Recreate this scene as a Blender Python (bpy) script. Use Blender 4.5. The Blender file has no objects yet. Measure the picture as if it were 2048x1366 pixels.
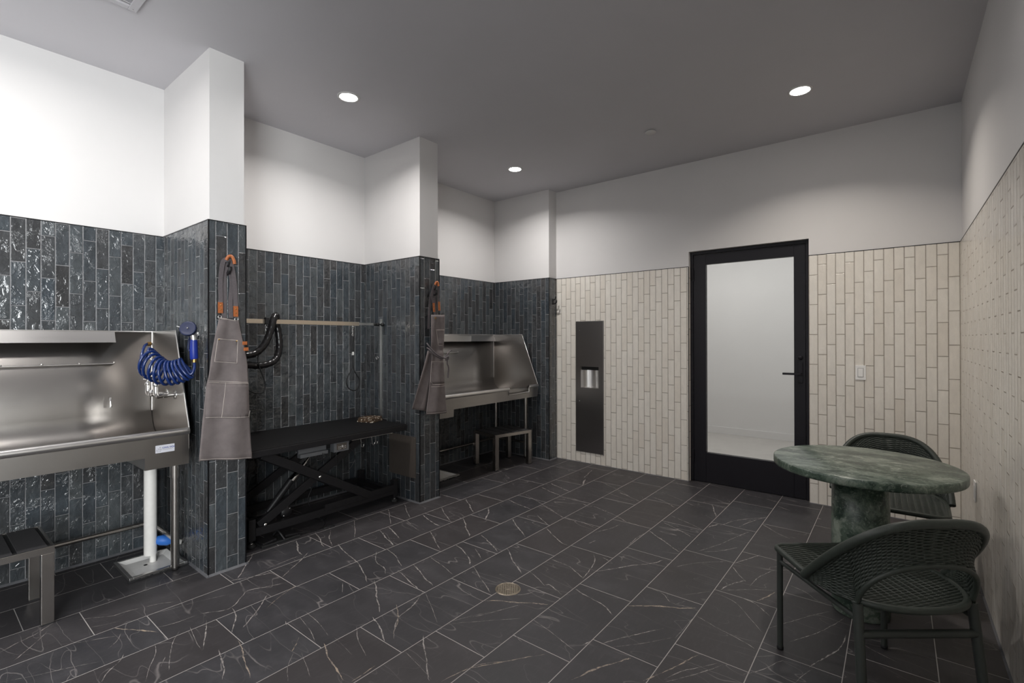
import bpy, bmesh, math, random
from math import sin, cos, pi, radians, sqrt
from mathutils import Vector, Matrix
random.seed(7)
SC = bpy.context.scene
COL = SC.collection

# ------------------------------------------------------------------ room dimensions (metres)
XL, XF, Y1A, Y1B, Y2A, Y2B, Y3, YF, XR = -3.8737, -3.1035, 1.1073, 1.3154, 2.6868, 2.907, 4.5481, 4.6998, 0.3532
HT, HC, XF3 = 2.0539, 3.0513, -3.0686
YB = -2.6
TG = 0.009          # how far the tiling stands proud of the plaster

# ------------------------------------------------------------------ node helpers
def new_mat(name):
    m = bpy.data.materials.new(name); m.use_nodes = True
    nt = m.node_tree; nt.nodes.clear()
    out = nt.nodes.new('ShaderNodeOutputMaterial')
    b = nt.nodes.new('ShaderNodeBsdfPrincipled')
    nt.links.new(b.outputs[0], out.inputs[0])
    return m, nt, b, out
def N(nt, t, **kw):
    n = nt.nodes.new(t)
    for k, v in kw.items(): setattr(n, k, v)
    return n
def setin(nt, sock, v):
    if hasattr(v, 'is_output') or isinstance(v, bpy.types.NodeSocket): nt.links.new(v, sock)
    else: sock.default_value = v
def M(nt, op, a, b=None, c=None, clamp=False):
    n = N(nt, 'ShaderNodeMath', operation=op); n.use_clamp = clamp
    setin(nt, n.inputs[0], a)
    if b is not None: setin(nt, n.inputs[1], b)
    if c is not None: setin(nt, n.inputs[2], c)
    return n.outputs[0]
def MR(nt, v, a, b, c=0.0, d=1.0, smooth=False):
    n = N(nt, 'ShaderNodeMapRange')
    if smooth: n.interpolation_type = 'SMOOTHSTEP'
    setin(nt, n.inputs[0], v)
    for i, x in enumerate((a, b, c, d)): setin(nt, n.inputs[1+i], x)
    return n.outputs[0]
def MIX(nt, f, a, b, mode='MIX'):
    n = N(nt, 'ShaderNodeMix', data_type='RGBA', blend_type=mode)
    setin(nt, n.inputs[0], f); setin(nt, n.inputs[6], a); setin(nt, n.inputs[7], b)
    return n.outputs[2]
def RAMP(nt, f, stops):
    n = N(nt, 'ShaderNodeValToRGB'); e = n.color_ramp.elements
    while len(e) > 1: e.remove(e[-1])
    e[0].position, e[0].color = stops[0][0], (*stops[0][1], 1)
    for p, c in stops[1:]:
        x = e.new(p); x.color = (*c, 1)
    setin(nt, n.inputs[0], f)
    return n.outputs[0]
def NOISE(nt, vec, scale, detail=2, rough=0.5, dist=0.0, out=0):
    n = N(nt, 'ShaderNodeTexNoise')
    setin(nt, n.inputs['Vector'], vec)
    n.inputs['Scale'].default_value = scale; n.inputs['Detail'].default_value = detail
    n.inputs['Roughness'].default_value = rough; n.inputs['Distortion'].default_value = dist
    return n.outputs[out]
def COMB(nt, x, y, z=0.0):
    n = N(nt, 'ShaderNodeCombineXYZ')
    for i, v in enumerate((x, y, z)): setin(nt, n.inputs[i], v)
    return n.outputs[0]
def VM(nt, op, a, b):
    n = N(nt, 'ShaderNodeVectorMath', operation=op)
    setin(nt, n.inputs[0], a); setin(nt, n.inputs[1], b)
    return n.outputs[0]
def BUMP(nt, b, h, dist=1.0, strength=1.0):
    n = N(nt, 'ShaderNodeBump'); n.inputs['Distance'].default_value = dist; n.inputs['Strength'].default_value = strength
    nt.links.new(h, n.inputs['Height']); nt.links.new(n.outputs[0], b.inputs['Normal'])
def S(c):           # sRGB 0-255 -> linear
    return tuple(((x/255)/12.92 if x/255 <= .04045 else (((x/255)+.055)/1.055)**2.4) for x in c)
def C4(c): return (*c, 1)

def plain(name, col, rough=0.5, metal=0.0, noise=0.0, nscale=40, bump=0.0, bscale=200, spec=0.5, coat=0.0, stretch=(1, 1, 1)):
    m, nt, b, out = new_mat(name)
    b.inputs['Roughness'].default_value = rough; b.inputs['Metallic'].default_value = metal
    b.inputs['Specular IOR Level'].default_value = spec; b.inputs['Coat Weight'].default_value = coat
    tc = N(nt, 'ShaderNodeTexCoord'); vec = tc.outputs['Object']
    mp = N(nt, 'ShaderNodeMapping'); mp.inputs['Scale'].default_value = stretch
    nt.links.new(vec, mp.inputs[0]); vec = mp.outputs[0]
    f = NOISE(nt, vec, nscale, 3, 0.6)
    lo = tuple(max(0, c*(1-noise)) for c in col); hi = tuple(min(1, c*(1+noise)) for c in col)
    nt.links.new(RAMP(nt, f, [(0.3, lo), (0.7, hi)]), b.inputs['Base Color'])
    if bump: BUMP(nt, b, NOISE(nt, vec, bscale, 3, 0.6), bump)
    return m

def tile_mat(name, cols, grout, rough, wave, tilt, mott, seed, spec=0.5, edge_h=0.0011, rip=0.0):
    """Stacked vertical brick tiles from a metre-scaled UV: column pitch .0617, tile height .246, one third offset."""
    m, nt, b, out = new_mat(name)
    uv = N(nt, 'ShaderNodeUVMap'); sp = N(nt, 'ShaderNodeSeparateXYZ'); nt.links.new(uv.outputs[0], sp.inputs[0])
    u = M(nt, 'DIVIDE', sp.outputs[0], 0.0617); v0 = sp.outputs[1]
    col = M(nt, 'FLOOR', u); fu = M(nt, 'SUBTRACT', u, col)
    v = M(nt, 'DIVIDE', M(nt, 'SUBTRACT', v0, M(nt, 'MULTIPLY', col, 0.082)), 0.246)
    row = M(nt, 'FLOOR', v); fv = M(nt, 'SUBTRACT', v, row)
    wn = N(nt, 'ShaderNodeTexWhiteNoise', noise_dimensions='3D'); nt.links.new(COMB(nt, col, row, seed), wn.inputs['Vector'])
    rnd, rcol = wn.outputs[0], wn.outputs[1]
    du = M(nt, 'MULTIPLY', M(nt, 'MINIMUM', fu, M(nt, 'SUBTRACT', 1.0, fu)), 0.0617)
    dv = M(nt, 'MULTIPLY', M(nt, 'MINIMUM', fv, M(nt, 'SUBTRACT', 1.0, fv)), 0.246)
    d0 = M(nt, 'MINIMUM', du, dv)
    off = VM(nt, 'MULTIPLY', rcol, (7.0, 7.0, 7.0))
    uvv = COMB(nt, sp.outputs[0], v0, 0.0)
    wob = NOISE(nt, VM(nt, 'ADD', uvv, off), 60, 2)
    d = M(nt, 'ADD', d0, M(nt, 'MULTIPLY', M(nt, 'SUBTRACT', wob, 0.5), 0.0012))
    tile = MR(nt, d, 0.0011, 0.0020, smooth=True)
    base = RAMP(nt, rnd, cols)
    mt = NOISE(nt, VM(nt, 'ADD', VM(nt, 'MULTIPLY', uvv, (26, 9, 1)), off), 1.0, 4, 0.65)
    fine = NOISE(nt, VM(nt, 'ADD', uvv, off), 220, 3, 0.7)
    k = M(nt, 'ADD', M(nt, 'MULTIPLY', MR(nt, mt, 0.3, 0.7), mott), 1.0-mott*0.5)
    k = M(nt, 'MULTIPLY', k, MR(nt, fine, 0.3, 0.7, 1-mott*0.25, 1+mott*0.25))
    # pooled darker glaze just inside the edges
    k = M(nt, 'MULTIPLY', k, MR(nt, d, 0.0015, 0.008, 0.86, 1.0))
    sc = N(nt, 'ShaderNodeVectorMath', operation='SCALE'); nt.links.new(base, sc.inputs[0]); nt.links.new(k, sc.inputs['Scale'])
    nt.links.new(MIX(nt, tile, C4(grout), sc.outputs[0]), b.inputs['Base Color'])
    r = M(nt, 'ADD', rough, M(nt, 'MULTIPLY', mt, 0.10))
    nt.links.new(MIX(nt, tile, (.85, .85, .85, 1), r), b.inputs['Roughness'])
    b.inputs['Specular IOR Level'].default_value = spec
    # height in metres: rounded tile edge, hand-made waviness, small tilt of each tile
    edge = M(nt, 'MULTIPLY', MR(nt, d, 0.0006, 0.0045, smooth=True), edge_h)
    w1 = M(nt, 'MULTIPLY', NOISE(nt, VM(nt, 'ADD', VM(nt, 'MULTIPLY', uvv, (1.0, 0.7, 1)), off), 26, 3, 0.55, 0.6), wave)
    w2 = M(nt, 'MULTIPLY', NOISE(nt, VM(nt, 'ADD', uvv, off), 8, 1), wave*1.2)
    if rip:
        mask = MR(nt, NOISE(nt, VM(nt, 'ADD', uvv, off), 14, 2), 0.50, 0.62, smooth=True)
        w2 = M(nt, 'ADD', w2, M(nt, 'MULTIPLY', M(nt, 'MULTIPLY', NOISE(nt, VM(nt, 'ADD', uvv, off), 95, 3, 0.6, 0.8), rip), mask))
    s2 = N(nt, 'ShaderNodeSeparateXYZ'); nt.links.new(rcol, s2.inputs[0])
    t1 = M(nt, 'MULTIPLY', M(nt, 'SUBTRACT', s2.outputs[0], 0.5), M(nt, 'MULTIPLY', fu, 0.0617*tilt))
    t2 = M(nt, 'MULTIPLY', M(nt, 'SUBTRACT', s2.outputs[1], 0.5), M(nt, 'MULTIPLY', fv, 0.246*tilt*0.5))
    h = M(nt, 'ADD', M(nt, 'ADD', edge, w1), M(nt, 'ADD', w2, M(nt, 'MULTIPLY', M(nt, 'ADD', t1, t2), tile)))
    BUMP(nt, b, h, 1.0)
    return m

def floor_mat():
    m, nt, b, out = new_mat('black_marble_floor_tile')
    g = N(nt, 'ShaderNodeNewGeometry'); sp = N(nt, 'ShaderNodeSeparateXYZ'); nt.links.new(g.outputs['Position'], sp.inputs[0])
    X, Y = sp.outputs[0], sp.outputs[1]
    u = M(nt, 'DIVIDE', M(nt, 'ADD', X, 3.209), 0.3031); ci = M(nt, 'FLOOR', u); fu = M(nt, 'SUBTRACT', u, ci)
    v = M(nt, 'DIVIDE', M(nt, 'SUBTRACT', M(nt, 'SUBTRACT', Y, 2.366), M(nt, 'MULTIPLY', ci, 0.199)), 0.6)
    ri = M(nt, 'FLOOR', v); fv = M(nt, 'SUBTRACT', v, ri)
    d = M(nt, 'MINIMUM', M(nt, 'MULTIPLY', M(nt, 'MINIMUM', fu, M(nt, 'SUBTRACT', 1.0, fu)), 0.3031),
          M(nt, 'MULTIPLY', M(nt, 'MINIMUM', fv, M(nt, 'SUBTRACT', 1.0, fv)), 0.6))
    tile = MR(nt, d, 0.0012, 0.0022, smooth=True)
    wn = N(nt, 'ShaderNodeTexWhiteNoise', noise_dimensions='2D'); nt.links.new(COMB(nt, ci, ri), wn.inputs['Vector'])
    off = VM(nt, 'MULTIPLY', wn.outputs[1], (9.0, 9.0, 9.0))
    P = VM(nt, 'ADD', COMB(nt, X, Y), off)
    # fine veins: zero crossings of a stretched noise running across the tiles
    mp = N(nt, 'ShaderNodeMapping'); nt.links.new(P, mp.inputs[0])
    mp.inputs['Rotation'].default_value = (0, 0, radians(28)); mp.inputs['Scale'].default_value = (1.5, 5.5, 1)
    warp = VM(nt, 'ADD', mp.outputs[0], VM(nt, 'MULTIPLY', NOISE(nt, P, 9, 3, 0.6, 0, 1), (0.09, 0.09, 0)))
    n1 = NOISE(nt, warp, 1.0, 1.5, 0.5)
    v1 = MR(nt, M(nt, 'ABSOLUTE', M(nt, 'SUBTRACT', n1, 0.5)), 0.0, 0.0055, 1.0, 0.0)
    mp2 = N(nt, 'ShaderNodeMapping'); nt.links.new(P, mp2.inputs[0])
    mp2.inputs['Rotation'].default_value = (0, 0, radians(-20)); mp2.inputs['Scale'].default_value = (2.2, 9, 1)
    n2 = NOISE(nt, VM(nt, 'ADD', mp2.outputs[0], VM(nt, 'MULTIPLY', NOISE(nt, P, 7, 3, 0.6, 0, 1), (0.07, 0.07, 0))), 1.0, 1.0, 0.5)
    v2 = MR(nt, M(nt, 'ABSOLUTE', M(nt, 'SUBTRACT', n2, 0.47)), 0.0, 0.004, 0.7, 0.0)
    fade = MR(nt, NOISE(nt, P, 3.2, 2), 0.42, 0.62)
    vein = M(nt, 'MULTIPLY', M(nt, 'MAXIMUM', v1, v2), M(nt, 'MULTIPLY', fade, 0.58))
    cloud = NOISE(nt, VM(nt, 'MULTIPLY', P, (4, 7, 1)), 1.0, 5, 0.65)
    grain = NOISE(nt, VM(nt, 'MULTIPLY', P, (60, 14, 1)), 1.0, 3, 0.7)
    c = RAMP(nt, cloud, [(0.25, S((47, 47, 50))), (0.55, S((59, 58, 61))), (0.8, S((76, 75, 78)))])
    c = MIX(nt, MR(nt, wn.outputs[0], 0, 1, 0.0, 0.5), c, C4(S((60, 54, 53))))
    c = MIX(nt, MR(nt, grain, 0.5, 0.85, 0.0, 0.25), c, C4(S((86, 83, 84))))
    c = MIX(nt, vein, c, C4(S((150, 144, 142))))
    nt.links.new(MIX(nt, tile, C4(S((168, 163, 160))), c), b.inputs['Base Color'])
    nt.links.new(MIX(nt, tile, (.9, .9, .9, 1), MR(nt, cloud, 0.3, 0.7, 0.42, 0.55)), b.inputs['Roughness'])
    b.inputs['Specular IOR Level'].default_value = 0.35
    h = M(nt, 'ADD', M(nt, 'MULTIPLY', tile, 0.0006), M(nt, 'MULTIPLY', grain, 0.00025))
    BUMP(nt, b, h, 1.0)
    return m

def vein_mat(name, c1, c2):
    m, nt, b, out = new_mat(name)
    g = N(nt, 'ShaderNodeNewGeometry'); P = g.outputs['Position']
    f = NOISE(nt, P, 45, 4, 0.7)
    nt.links.new(RAMP(nt, f, [(0.36, S((70, 66, 66))), (0.52, c1), (0.7, c2)]), b.inputs['Base Color'])
    b.inputs['Roughness'].default_value = 0.5
    return m

def steel_mat(name, col, rough, axis=(1, 1, 60), bump=0.00004):
    m, nt, b, out = new_mat(name)
    b.inputs['Metallic'].default_value = 1.0
    tc = N(nt, 'ShaderNodeTexCoord')
    vec = VM(nt, 'MULTIPLY', tc.outputs['Object'], tuple(float(a)*6 for a in axis))
    f = NOISE(nt, vec, 1.0, 4, 0.7); big = NOISE(nt, tc.outputs['Object'], 2.2, 3, 0.6)
    nt.links.new(RAMP(nt, big, [(0.3, tuple(c*0.93 for c in col)), (0.7, col)]), b.inputs['Base Color'])
    nt.links.new(M(nt, 'ADD', MR(nt, f, 0.2, 0.8, rough*0.9, rough*1.1), MR(nt, big, 0.3, 0.7, -0.01, 0.02)), b.inputs['Roughness'])
    return m

def emis(name, col, s):
    m, nt, b, out = new_mat(name)
    b.inputs['Base Color'].default_value = C4(col)
    b.inputs['Emission Color'].default_value = C4(col); b.inputs['Emission Strength'].default_value = s
    return m

MT = {}
MT['dark_tile'] = tile_mat('glazed_charcoal_tile', [(0.0, S((57, 57, 58))), (0.25, S((68, 70, 72))), (0.5, S((64, 70, 75))), (0.75, S((80, 84, 86))), (1.0, S((60, 67, 73)))],
                           S((150, 150, 152)), 0.05, 0.0070, 0.07, 0.55, 3.1, 0.85, 0.0019, 0.0032)
MT['cream_tile'] = tile_mat('glazed_cream_tile', [(0.0, S((230, 224, 214))), (0.5, S((234, 229, 220))), (1.0, S((227, 220, 209)))],
                            S((142, 130, 116)), 0.16, 0.0018, 0.02, 0.10, 9.7, 0.5, 0.0011)
MT['floor'] = floor_mat()
MT['vein'] = vein_mat('pale_marble_vein', S((150, 144, 140)), S((186, 180, 176)))
MT['vein_tan'] = vein_mat('tan_marble_vein', S((150, 138, 126)), S((190, 168, 140)))
MT['white'] = plain('white_wall_paint', S((221, 219, 218)), 0.75, noise=0.01, nscale=3, bump=0.00015, bscale=90)
MT['ceil'] = plain('grey_ceiling_paint', S((206, 204, 208)), 0.8, noise=0.012, nscale=2, bump=0.0001, bscale=90)
MT['trim'] = plain('black_metal_edge', S((30, 30, 33)), 0.35, 0.6)
MT['caulk'] = plain('grey_caulk', S((92, 92, 95)), 0.8, noise=0.08)
MT['steel'] = steel_mat('brushed_stainless', (0.43, 0.41, 0.39), 0.31, (1, 2, 55))
MT['steel_h'] = steel_mat('bright_stainless', (0.78, 0.76, 0.74), 0.3, (1, 2, 55))
MT['steel_d'] = steel_mat('dark_stainless', (0.36, 0.34, 0.33), 0.3, (2, 1, 55))
MT['steel_tube'] = steel_mat('stainless_tube', (0.52, 0.49, 0.46), 0.24, (1, 1, 4))
MT['chrome'] = plain('polished_chrome', (0.75, 0.74, 0.73), 0.09, 1.0)
MT['zinc'] = plain('zinc_screw', (0.7, 0.7, 0.7), 0.25, 1.0)
MT['brass'] = plain('brass_fitting', S((176, 140, 84)), 0.3, 1.0)
MT['grit'] = plain('black_grit_tape', S((46, 45, 47)), 0.95, noise=0.5, nscale=500, bump=0.0006, bscale=600)
MT['rubber'] = plain('black_rubber', S((24, 24, 25)), 0.7, noise=0.1)
MT['black'] = plain('black_powder_coat', S((30, 29, 31)), 0.42, noise=0.12, nscale=60, spec=0.4)
MT['mat_top'] = plain('black_rubber_table_mat', S((17, 16, 17)), 0.55, noise=0.15, nscale=30, bump=0.0003, bscale=300, stretch=(1, 6, 1), spec=0.3)
MT['pvc'] = plain('white_pvc', S((242, 239, 234)), 0.4, noise=0.03)
MT['blue'] = plain('blue_plastic', S((22, 46, 140)), 0.4, noise=0.05)
MT['blue_hose'] = plain('glossy_blue_hose', S((16, 42, 98)), 0.2, noise=0.08, coat=0.4)
MT['navy'] = plain('navy_rubber', S((22, 32, 66)), 0.45)
MT['blue_cap'] = plain('light_blue_rubber', S((52, 116, 205)), 0.5)
MT['basin'] = plain('white_floor_basin', S((238, 236, 233)), 0.35, noise=0.05, nscale=14)
MT['basin_rim'] = steel_mat('basin_rim_steel', (0.58, 0.57, 0.56), 0.3)
MT['hose_black'] = plain('black_vinyl_hose', S((24, 22, 23)), 0.28, noise=0.1, bump=0.0, coat=0.2)
MT['cable'] = plain('black_cable', S((22, 22, 24)), 0.45)
MT['leather'] = plain('orange_tan_leather', S((172, 98, 52)), 0.5, noise=0.15, nscale=90)
MT['canvas'] = plain('grey_brown_suede', S((120, 112, 111)), 0.95, noise=0.11, nscale=16, bump=0.0005, bscale=260, spec=0.15)
MT['canvas_d'] = plain('grey_webbing', S((104, 98, 100)), 0.95, noise=0.1, nscale=90, spec=0.15)
MT['stitch'] = plain('pale_thread', S((206, 196, 188)), 0.9)
MT['bar'] = steel_mat('warm_reflecting_bar', (0.86, 0.76, 0.64), 0.3)
MT['panelm'] = plain('bronze_plastic_panel', S((92, 85, 79)), 0.4, 0.1, noise=0.12, nscale=25, stretch=(8, 8, 1))
MT['frame'] = plain('black_door_frame', S((24, 22, 28)), 0.4, noise=0.04, nscale=4, spec=0.3)
MT['wicker'] = plain('dark_green_wicker', S((50, 56, 51)), 0.42, noise=0.12, nscale=60, spec=0.4)
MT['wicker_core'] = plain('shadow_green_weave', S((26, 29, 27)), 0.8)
MT['greenmetal'] = plain('dark_green_metal', S((52, 56, 53)), 0.45, noise=0.05, spec=0.4)
MT['plate'] = plain('white_switch_plastic', S((246, 245, 243)), 0.35)
MT['gap'] = plain('shadow_black', S((12, 12, 12)), 0.8)
MT['lamp'] = emis('lamp_diffuser', (1.0, 0.97, 0.93), 30.0)
MT['drainm'] = plain('nickel_drain', S((150, 140, 126)), 0.38, 0.85, noise=0.15, nscale=60)
MT['sticker'] = plain('silver_sticker', S((214, 214, 222)), 0.4)
MT['ink'] = plain('blue_ink', S((34, 60, 140)), 0.6)
MT['ink_d'] = plain('dark_ink', S((52, 54, 70)), 0.6)
MT['concrete'] = plain('pale_concrete', S((186, 182, 178)), 0.7, noise=0.05, nscale=5)
MT['caster'] = plain('grey_bracket', S((128, 130, 134)), 0.4, 0.6)
MT['rust'] = plain('terracotta', S((150, 90, 60)), 0.7)

def marble():
    m, nt, b, out = new_mat('green_marble')
    tc = N(nt, 'ShaderNodeTexCoord'); P = tc.outputs['Object']
    w = VM(nt, 'ADD', P, VM(nt, 'MULTIPLY', NOISE(nt, P, 5, 4, 0.6, 0, 1), (0.22, 0.22, 0.22)))
    mp = N(nt, 'ShaderNodeMapping'); nt.links.new(w, mp.inputs[0]); mp.inputs['Rotation'].default_value = (0, 0, radians(35)); mp.inputs['Scale'].default_value = (1, 2.6, 1.4)
    n1 = NOISE(nt, mp.outputs[0], 7, 7, 0.68, 0.4); n2 = NOISE(nt, mp.outputs[0], 34, 5, 0.72)
    c = RAMP(nt, n1, [(0.32, S((28, 42, 36))), (0.44, S((52, 68, 58))), (0.54, S((90, 104, 92))), (0.66, S((140, 148, 136)))])
    c = MIX(nt, MR(nt, n2, 0.55, 0.68, 0.0, 0.65), c, C4(S((160, 168, 158))))
    c = MIX(nt, MR(nt, n2, 0.42, 0.3, 0.0, 0.6), c, C4(S((22, 34, 30))))
    nt.links.new(c, b.inputs['Base Color']); b.inputs['Roughness'].default_value = 0.3
    BUMP(nt, b, n2, 0.0003)
    return m
MT['marble'] = marble()
def leopard():
    m, nt, b, out = new_mat('spotted_cloth')
    tc = N(nt, 'ShaderNodeTexCoord'); P = tc.outputs['Object']
    vo = N(nt, 'ShaderNodeTexVoronoi', feature='F1'); vo.inputs['Scale'].default_value = 48
    nt.links.new(VM(nt, 'ADD', P, VM(nt, 'MULTIPLY', NOISE(nt, P, 40, 2, 0.5, 0, 1), (0.02, 0.02, 0.02))), vo.inputs['Vector'])
    nt.links.new(RAMP(nt, vo.outputs['Distance'], [(0.26, S((222, 212, 196))), (0.34, S((34, 26, 22))), (0.52, S((92, 70, 48))), (0.8, S((40, 32, 28)))]), b.inputs['Base Color'])
    b.inputs['Roughness'].default_value = 0.95
    return m
MT['leopard'] = leopard()
def glass():
    m, nt, b, out = new_mat('clear_door_glass')
    b.inputs['Base Color'].default_value = (0.95, 0.96, 0.95, 1); b.inputs['Roughness'].default_value = 0.0
    b.inputs['Transmission Weight'].default_value = 1.0; b.inputs['IOR'].default_value = 1.45
    tr = N(nt, 'ShaderNodeBsdfTransparent'); tr.inputs[0].default_value = (0.92, 0.93, 0.92, 1)
    gl = N(nt, 'ShaderNodeBsdfGlossy'); gl.inputs['Roughness'].default_value = 0.05
    fr = N(nt, 'ShaderNodeFresnel'); fr.inputs[0].default_value = 1.45
    mx = N(nt, 'ShaderNodeMixShader'); nt.links.new(M(nt, 'MULTIPLY', fr.outputs[0], 0.8), mx.inputs[0]); nt.links.new(tr.outputs[0], mx.inputs[1]); nt.links.new(gl.outputs[0], mx.inputs[2])
    nt.links.new(mx.outputs[0], out.inputs[0])
    return m
MT['glass'] = glass()

# ------------------------------------------------------------------ mesh builder
def V3(p): return Vector(p)
class MB:
    def __init__(s): s.v = []; s.f = []; s.mi = []; s.sm = []; s.uv = {}
    def add(s, vs, fs, mi=0, smooth=False, uvs=None):
        o = len(s.v); s.v += [tuple(v) for v in vs]
        for k, f in enumerate(fs):
            if uvs: s.uv[len(s.f)] = uvs[k]
            s.f.append(tuple(i+o for i in f)); s.mi.append(mi); s.sm.append(smooth)
        return s
    def quad(s, a, b, c, d, mi=0, uv=None): return s.add([a, b, c, d], [(0, 1, 2, 3)], mi, False, [uv] if uv else None)
    def box(s, x0, x1, y0, y1, z0, z1, mi=0, bev=0.0, rot=None):
        if x0 > x1: x0, x1 = x1, x0
        if y0 > y1: y0, y1 = y1, y0
        if z0 > z1: z0, z1 = z1, z0
        c = Vector(((x0+x1)/2, (y0+y1)/2, (z0+z1)/2)); h = Vector(((x1-x0)/2, (y1-y0)/2, (z1-z0)/2))
        b = min(bev, min(h)*0.6)
        if b <= 0:
            vs = [Vector((sx*h.x, sy*h.y, sz*h.z)) for sx in (-1, 1) for sy in (-1, 1) for sz in (-1, 1)]
            fs = [(0, 1, 3, 2), (4, 6, 7, 5), (0, 4, 5, 1), (2, 3, 7, 6), (0, 2, 6, 4), (1, 5, 7, 3)]
        else:
            bm = bmesh.new(); bmesh.ops.create_cube(bm, size=2.0)
            for v in bm.verts: v.co = Vector((v.co.x*h.x, v.co.y*h.y, v.co.z*h.z))
            bmesh.ops.bevel(bm, geom=bm.edges[:], offset=b, segments=2, affect='EDGES', profile=0.6)
            bm.verts.index_update()
            vs = [v.co.copy() for v in bm.verts]; fs = [tuple(v.index for v in f.verts) for f in bm.faces]; bm.free()
        if rot: vs = [rot @ v for v in vs]
        return s.add([v+c for v in vs], fs, mi)
    def bar(s, a, b, w, h, mi=0, up=(0, 0, 1), bev=0.0):
        a, b = V3(a), V3(b); d = (b-a); L = d.length; d.normalize()
        u = Vector(up); sx = d.cross(u)
        if sx.length < 1e-5: sx = d.cross(Vector((1, 0, 0)))
        sx.normalize(); uz = sx.cross(d).normalized()
        R = Matrix((sx, d, uz)).transposed(); c = (a+b)/2
        t = MB(); t.box(-w/2, w/2, -L/2, L/2, -h/2, h/2, 0, bev)
        return s.add([R @ V3(v) + c for v in t.v], t.f, mi)
    def tube(s, pts, r, seg=10, mi=0, closed=False, caps=True, smooth=True):
        pts = [V3(p) for p in pts]; n = len(pts)
        rr = r if isinstance(r, (list, tuple)) else [r]*n
        if closed: tan = [(pts[(i+1) % n]-pts[i-1]).normalized() for i in range(n)]
        else: tan = [((pts[min(i+1, n-1)]-pts[max(i-1, 0)]).normalized()) for i in range(n)]
        t = tan[0]; a = Vector((0, 0, 1)) if abs(t.z) < 0.9 else Vector((1, 0, 0))
        nrm = t.cross(a).normalized(); vs = []
        for i in range(n):
            t = tan[i]; nrm = (nrm - t*nrm.dot(t))
            if nrm.length < 1e-6: nrm = t.orthogonal()
            nrm.normalize(); bn = t.cross(nrm)
            for k in range(seg):
                an = 2*pi*k/seg; vs.append(pts[i] + (nrm*cos(an)+bn*sin(an))*rr[i])
        fs = []
        for i in range(n if closed else n-1):
            j = (i+1) % n
            for k in range(seg):
                k2 = (k+1) % seg; fs.append((i*seg+k, i*seg+k2, j*seg+k2, j*seg+k))
        s.add(vs, fs, mi, smooth)
        if caps and not closed:
            s.add([vs[k] for k in range(seg)], [tuple(range(seg))[::-1]], mi); s.add([vs[(n-1)*seg+k] for k in range(seg)], [tuple(range(seg))], mi)
        return s
    def lathe(s, c, prof, seg=32, mi=0, axis='Z', smooth=True, arc=None):
        c = V3(c); vs = []; n = len(prof)
        for (r, z) in prof:
            for k in range(seg):
                an = 2*pi*k/seg
                p = (r*cos(an), r*sin(an), z)
                if axis == 'X': p = (z, r*cos(an), r*sin(an))
                if axis == 'Y': p = (r*cos(an), z, r*sin(an))
                vs.append(c+Vector(p))
        fs = [(i*seg+k, i*seg+(k+1) % seg, (i+1)*seg+(k+1) % seg, (i+1)*seg+k) for i in range(n-1) for k in range(seg)]
        s.add(vs, fs, mi, smooth)
        return s
    def cyl(s, a, b, r, seg=20, mi=0): return s.tube([a, b], r, seg, mi)
    def grid(s, P, mi=0, smooth=True, closed=False):
        nr, nc = len(P), len(P[0]); vs = [p for row in P for p in row]
        fs = [(i*nc+j, i*nc+j+1, (i+1)*nc+j+1, (i+1)*nc+j) for i in range(nr-1) for j in range(nc-1)]
        return s.add(vs, fs, mi, smooth)
    def prism(s, poly, axis, a, b, mi=0):
        """extrude a 2-D polygon along an axis from a to b"""
        def P(q, t):
            if axis == 'X': return (t, q[0], q[1])
            if axis == 'Y': return (q[0], t, q[1])
            return (q[0], q[1], t)
        n = len(poly); vs = [P(q, a) for q in poly]+[P(q, b) for q in poly]
        fs = [tuple(range(n))[::-1], tuple(range(n, 2*n))]+[(i, (i+1) % n, n+(i+1) % n, n+i) for i in range(n)]
        return s.add(vs, fs, mi)
    def build(s, name, mats, parent=None, solid=0.0, fixn=True):
        me = bpy.data.meshes.new(name); me.from_pydata(s.v, [], s.f)
        if not isinstance(mats, (list, tuple)): mats = [mats]
        for m in mats: me.materials.append(MT[m] if isinstance(m, str) else m)
        for i, p in enumerate(me.polygons): p.material_index = s.mi[i]; p.use_smooth = s.sm[i]
        if s.uv:
            ul = me.uv_layers.new(name='UVMap')
            for i, p in enumerate(me.polygons):
                if i in s.uv:
                    for k, li in enumerate(p.loop_indices): ul.data[li].uv = s.uv[i][k]
        if fixn and not s.uv:
            bm = bmesh.new(); bm.from_mesh(me); bmesh.ops.recalc_face_normals(bm, faces=bm.faces); bm.to_mesh(me); bm.free()
        me.update()
        o = bpy.data.objects.new(name, me); COL.objects.link(o)
        if parent is not None: o.parent = parent; 
        if solid:
            md = o.modifiers.new('thickness', 'SOLIDIFY'); md.thickness = solid; md.offset = 0
        return o

def pieces(mb, name, mat, parent, solid=0.0):
    """one object for every connected piece of the builder"""
    key = {}; par = list(range(len(mb.v)))
    def find(a):
        while par[a] != a: par[a] = par[par[a]]; a = par[a]
        return a
    for i, v in enumerate(mb.v):
        q = (round(v[0], 5), round(v[1], 5), round(v[2], 5))
        if q in key: par[find(i)] = find(key[q])
        else: key[q] = i
    for f in mb.f:
        for a in f[1:]: par[find(a)] = find(f[0])
    g = {}
    for k, f in enumerate(mb.f): g.setdefault(find(f[0]), []).append(k)
    out = []
    for ks in g.values():
        m = MB(); idx = {}
        for k in ks:
            for a in mb.f[k]:
                if a not in idx: idx[a] = len(m.v); m.v.append(mb.v[a])
            m.f.append(tuple(idx[a] for a in mb.f[k])); m.mi.append(mb.mi[k]); m.sm.append(mb.sm[k])
        out.append(m.build(name, mat, parent, solid))
    return out
def tag(o, label, cat, group=None):
    o['label'] = label; o['category'] = cat
    if group: o['group'] = group
    return o
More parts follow.
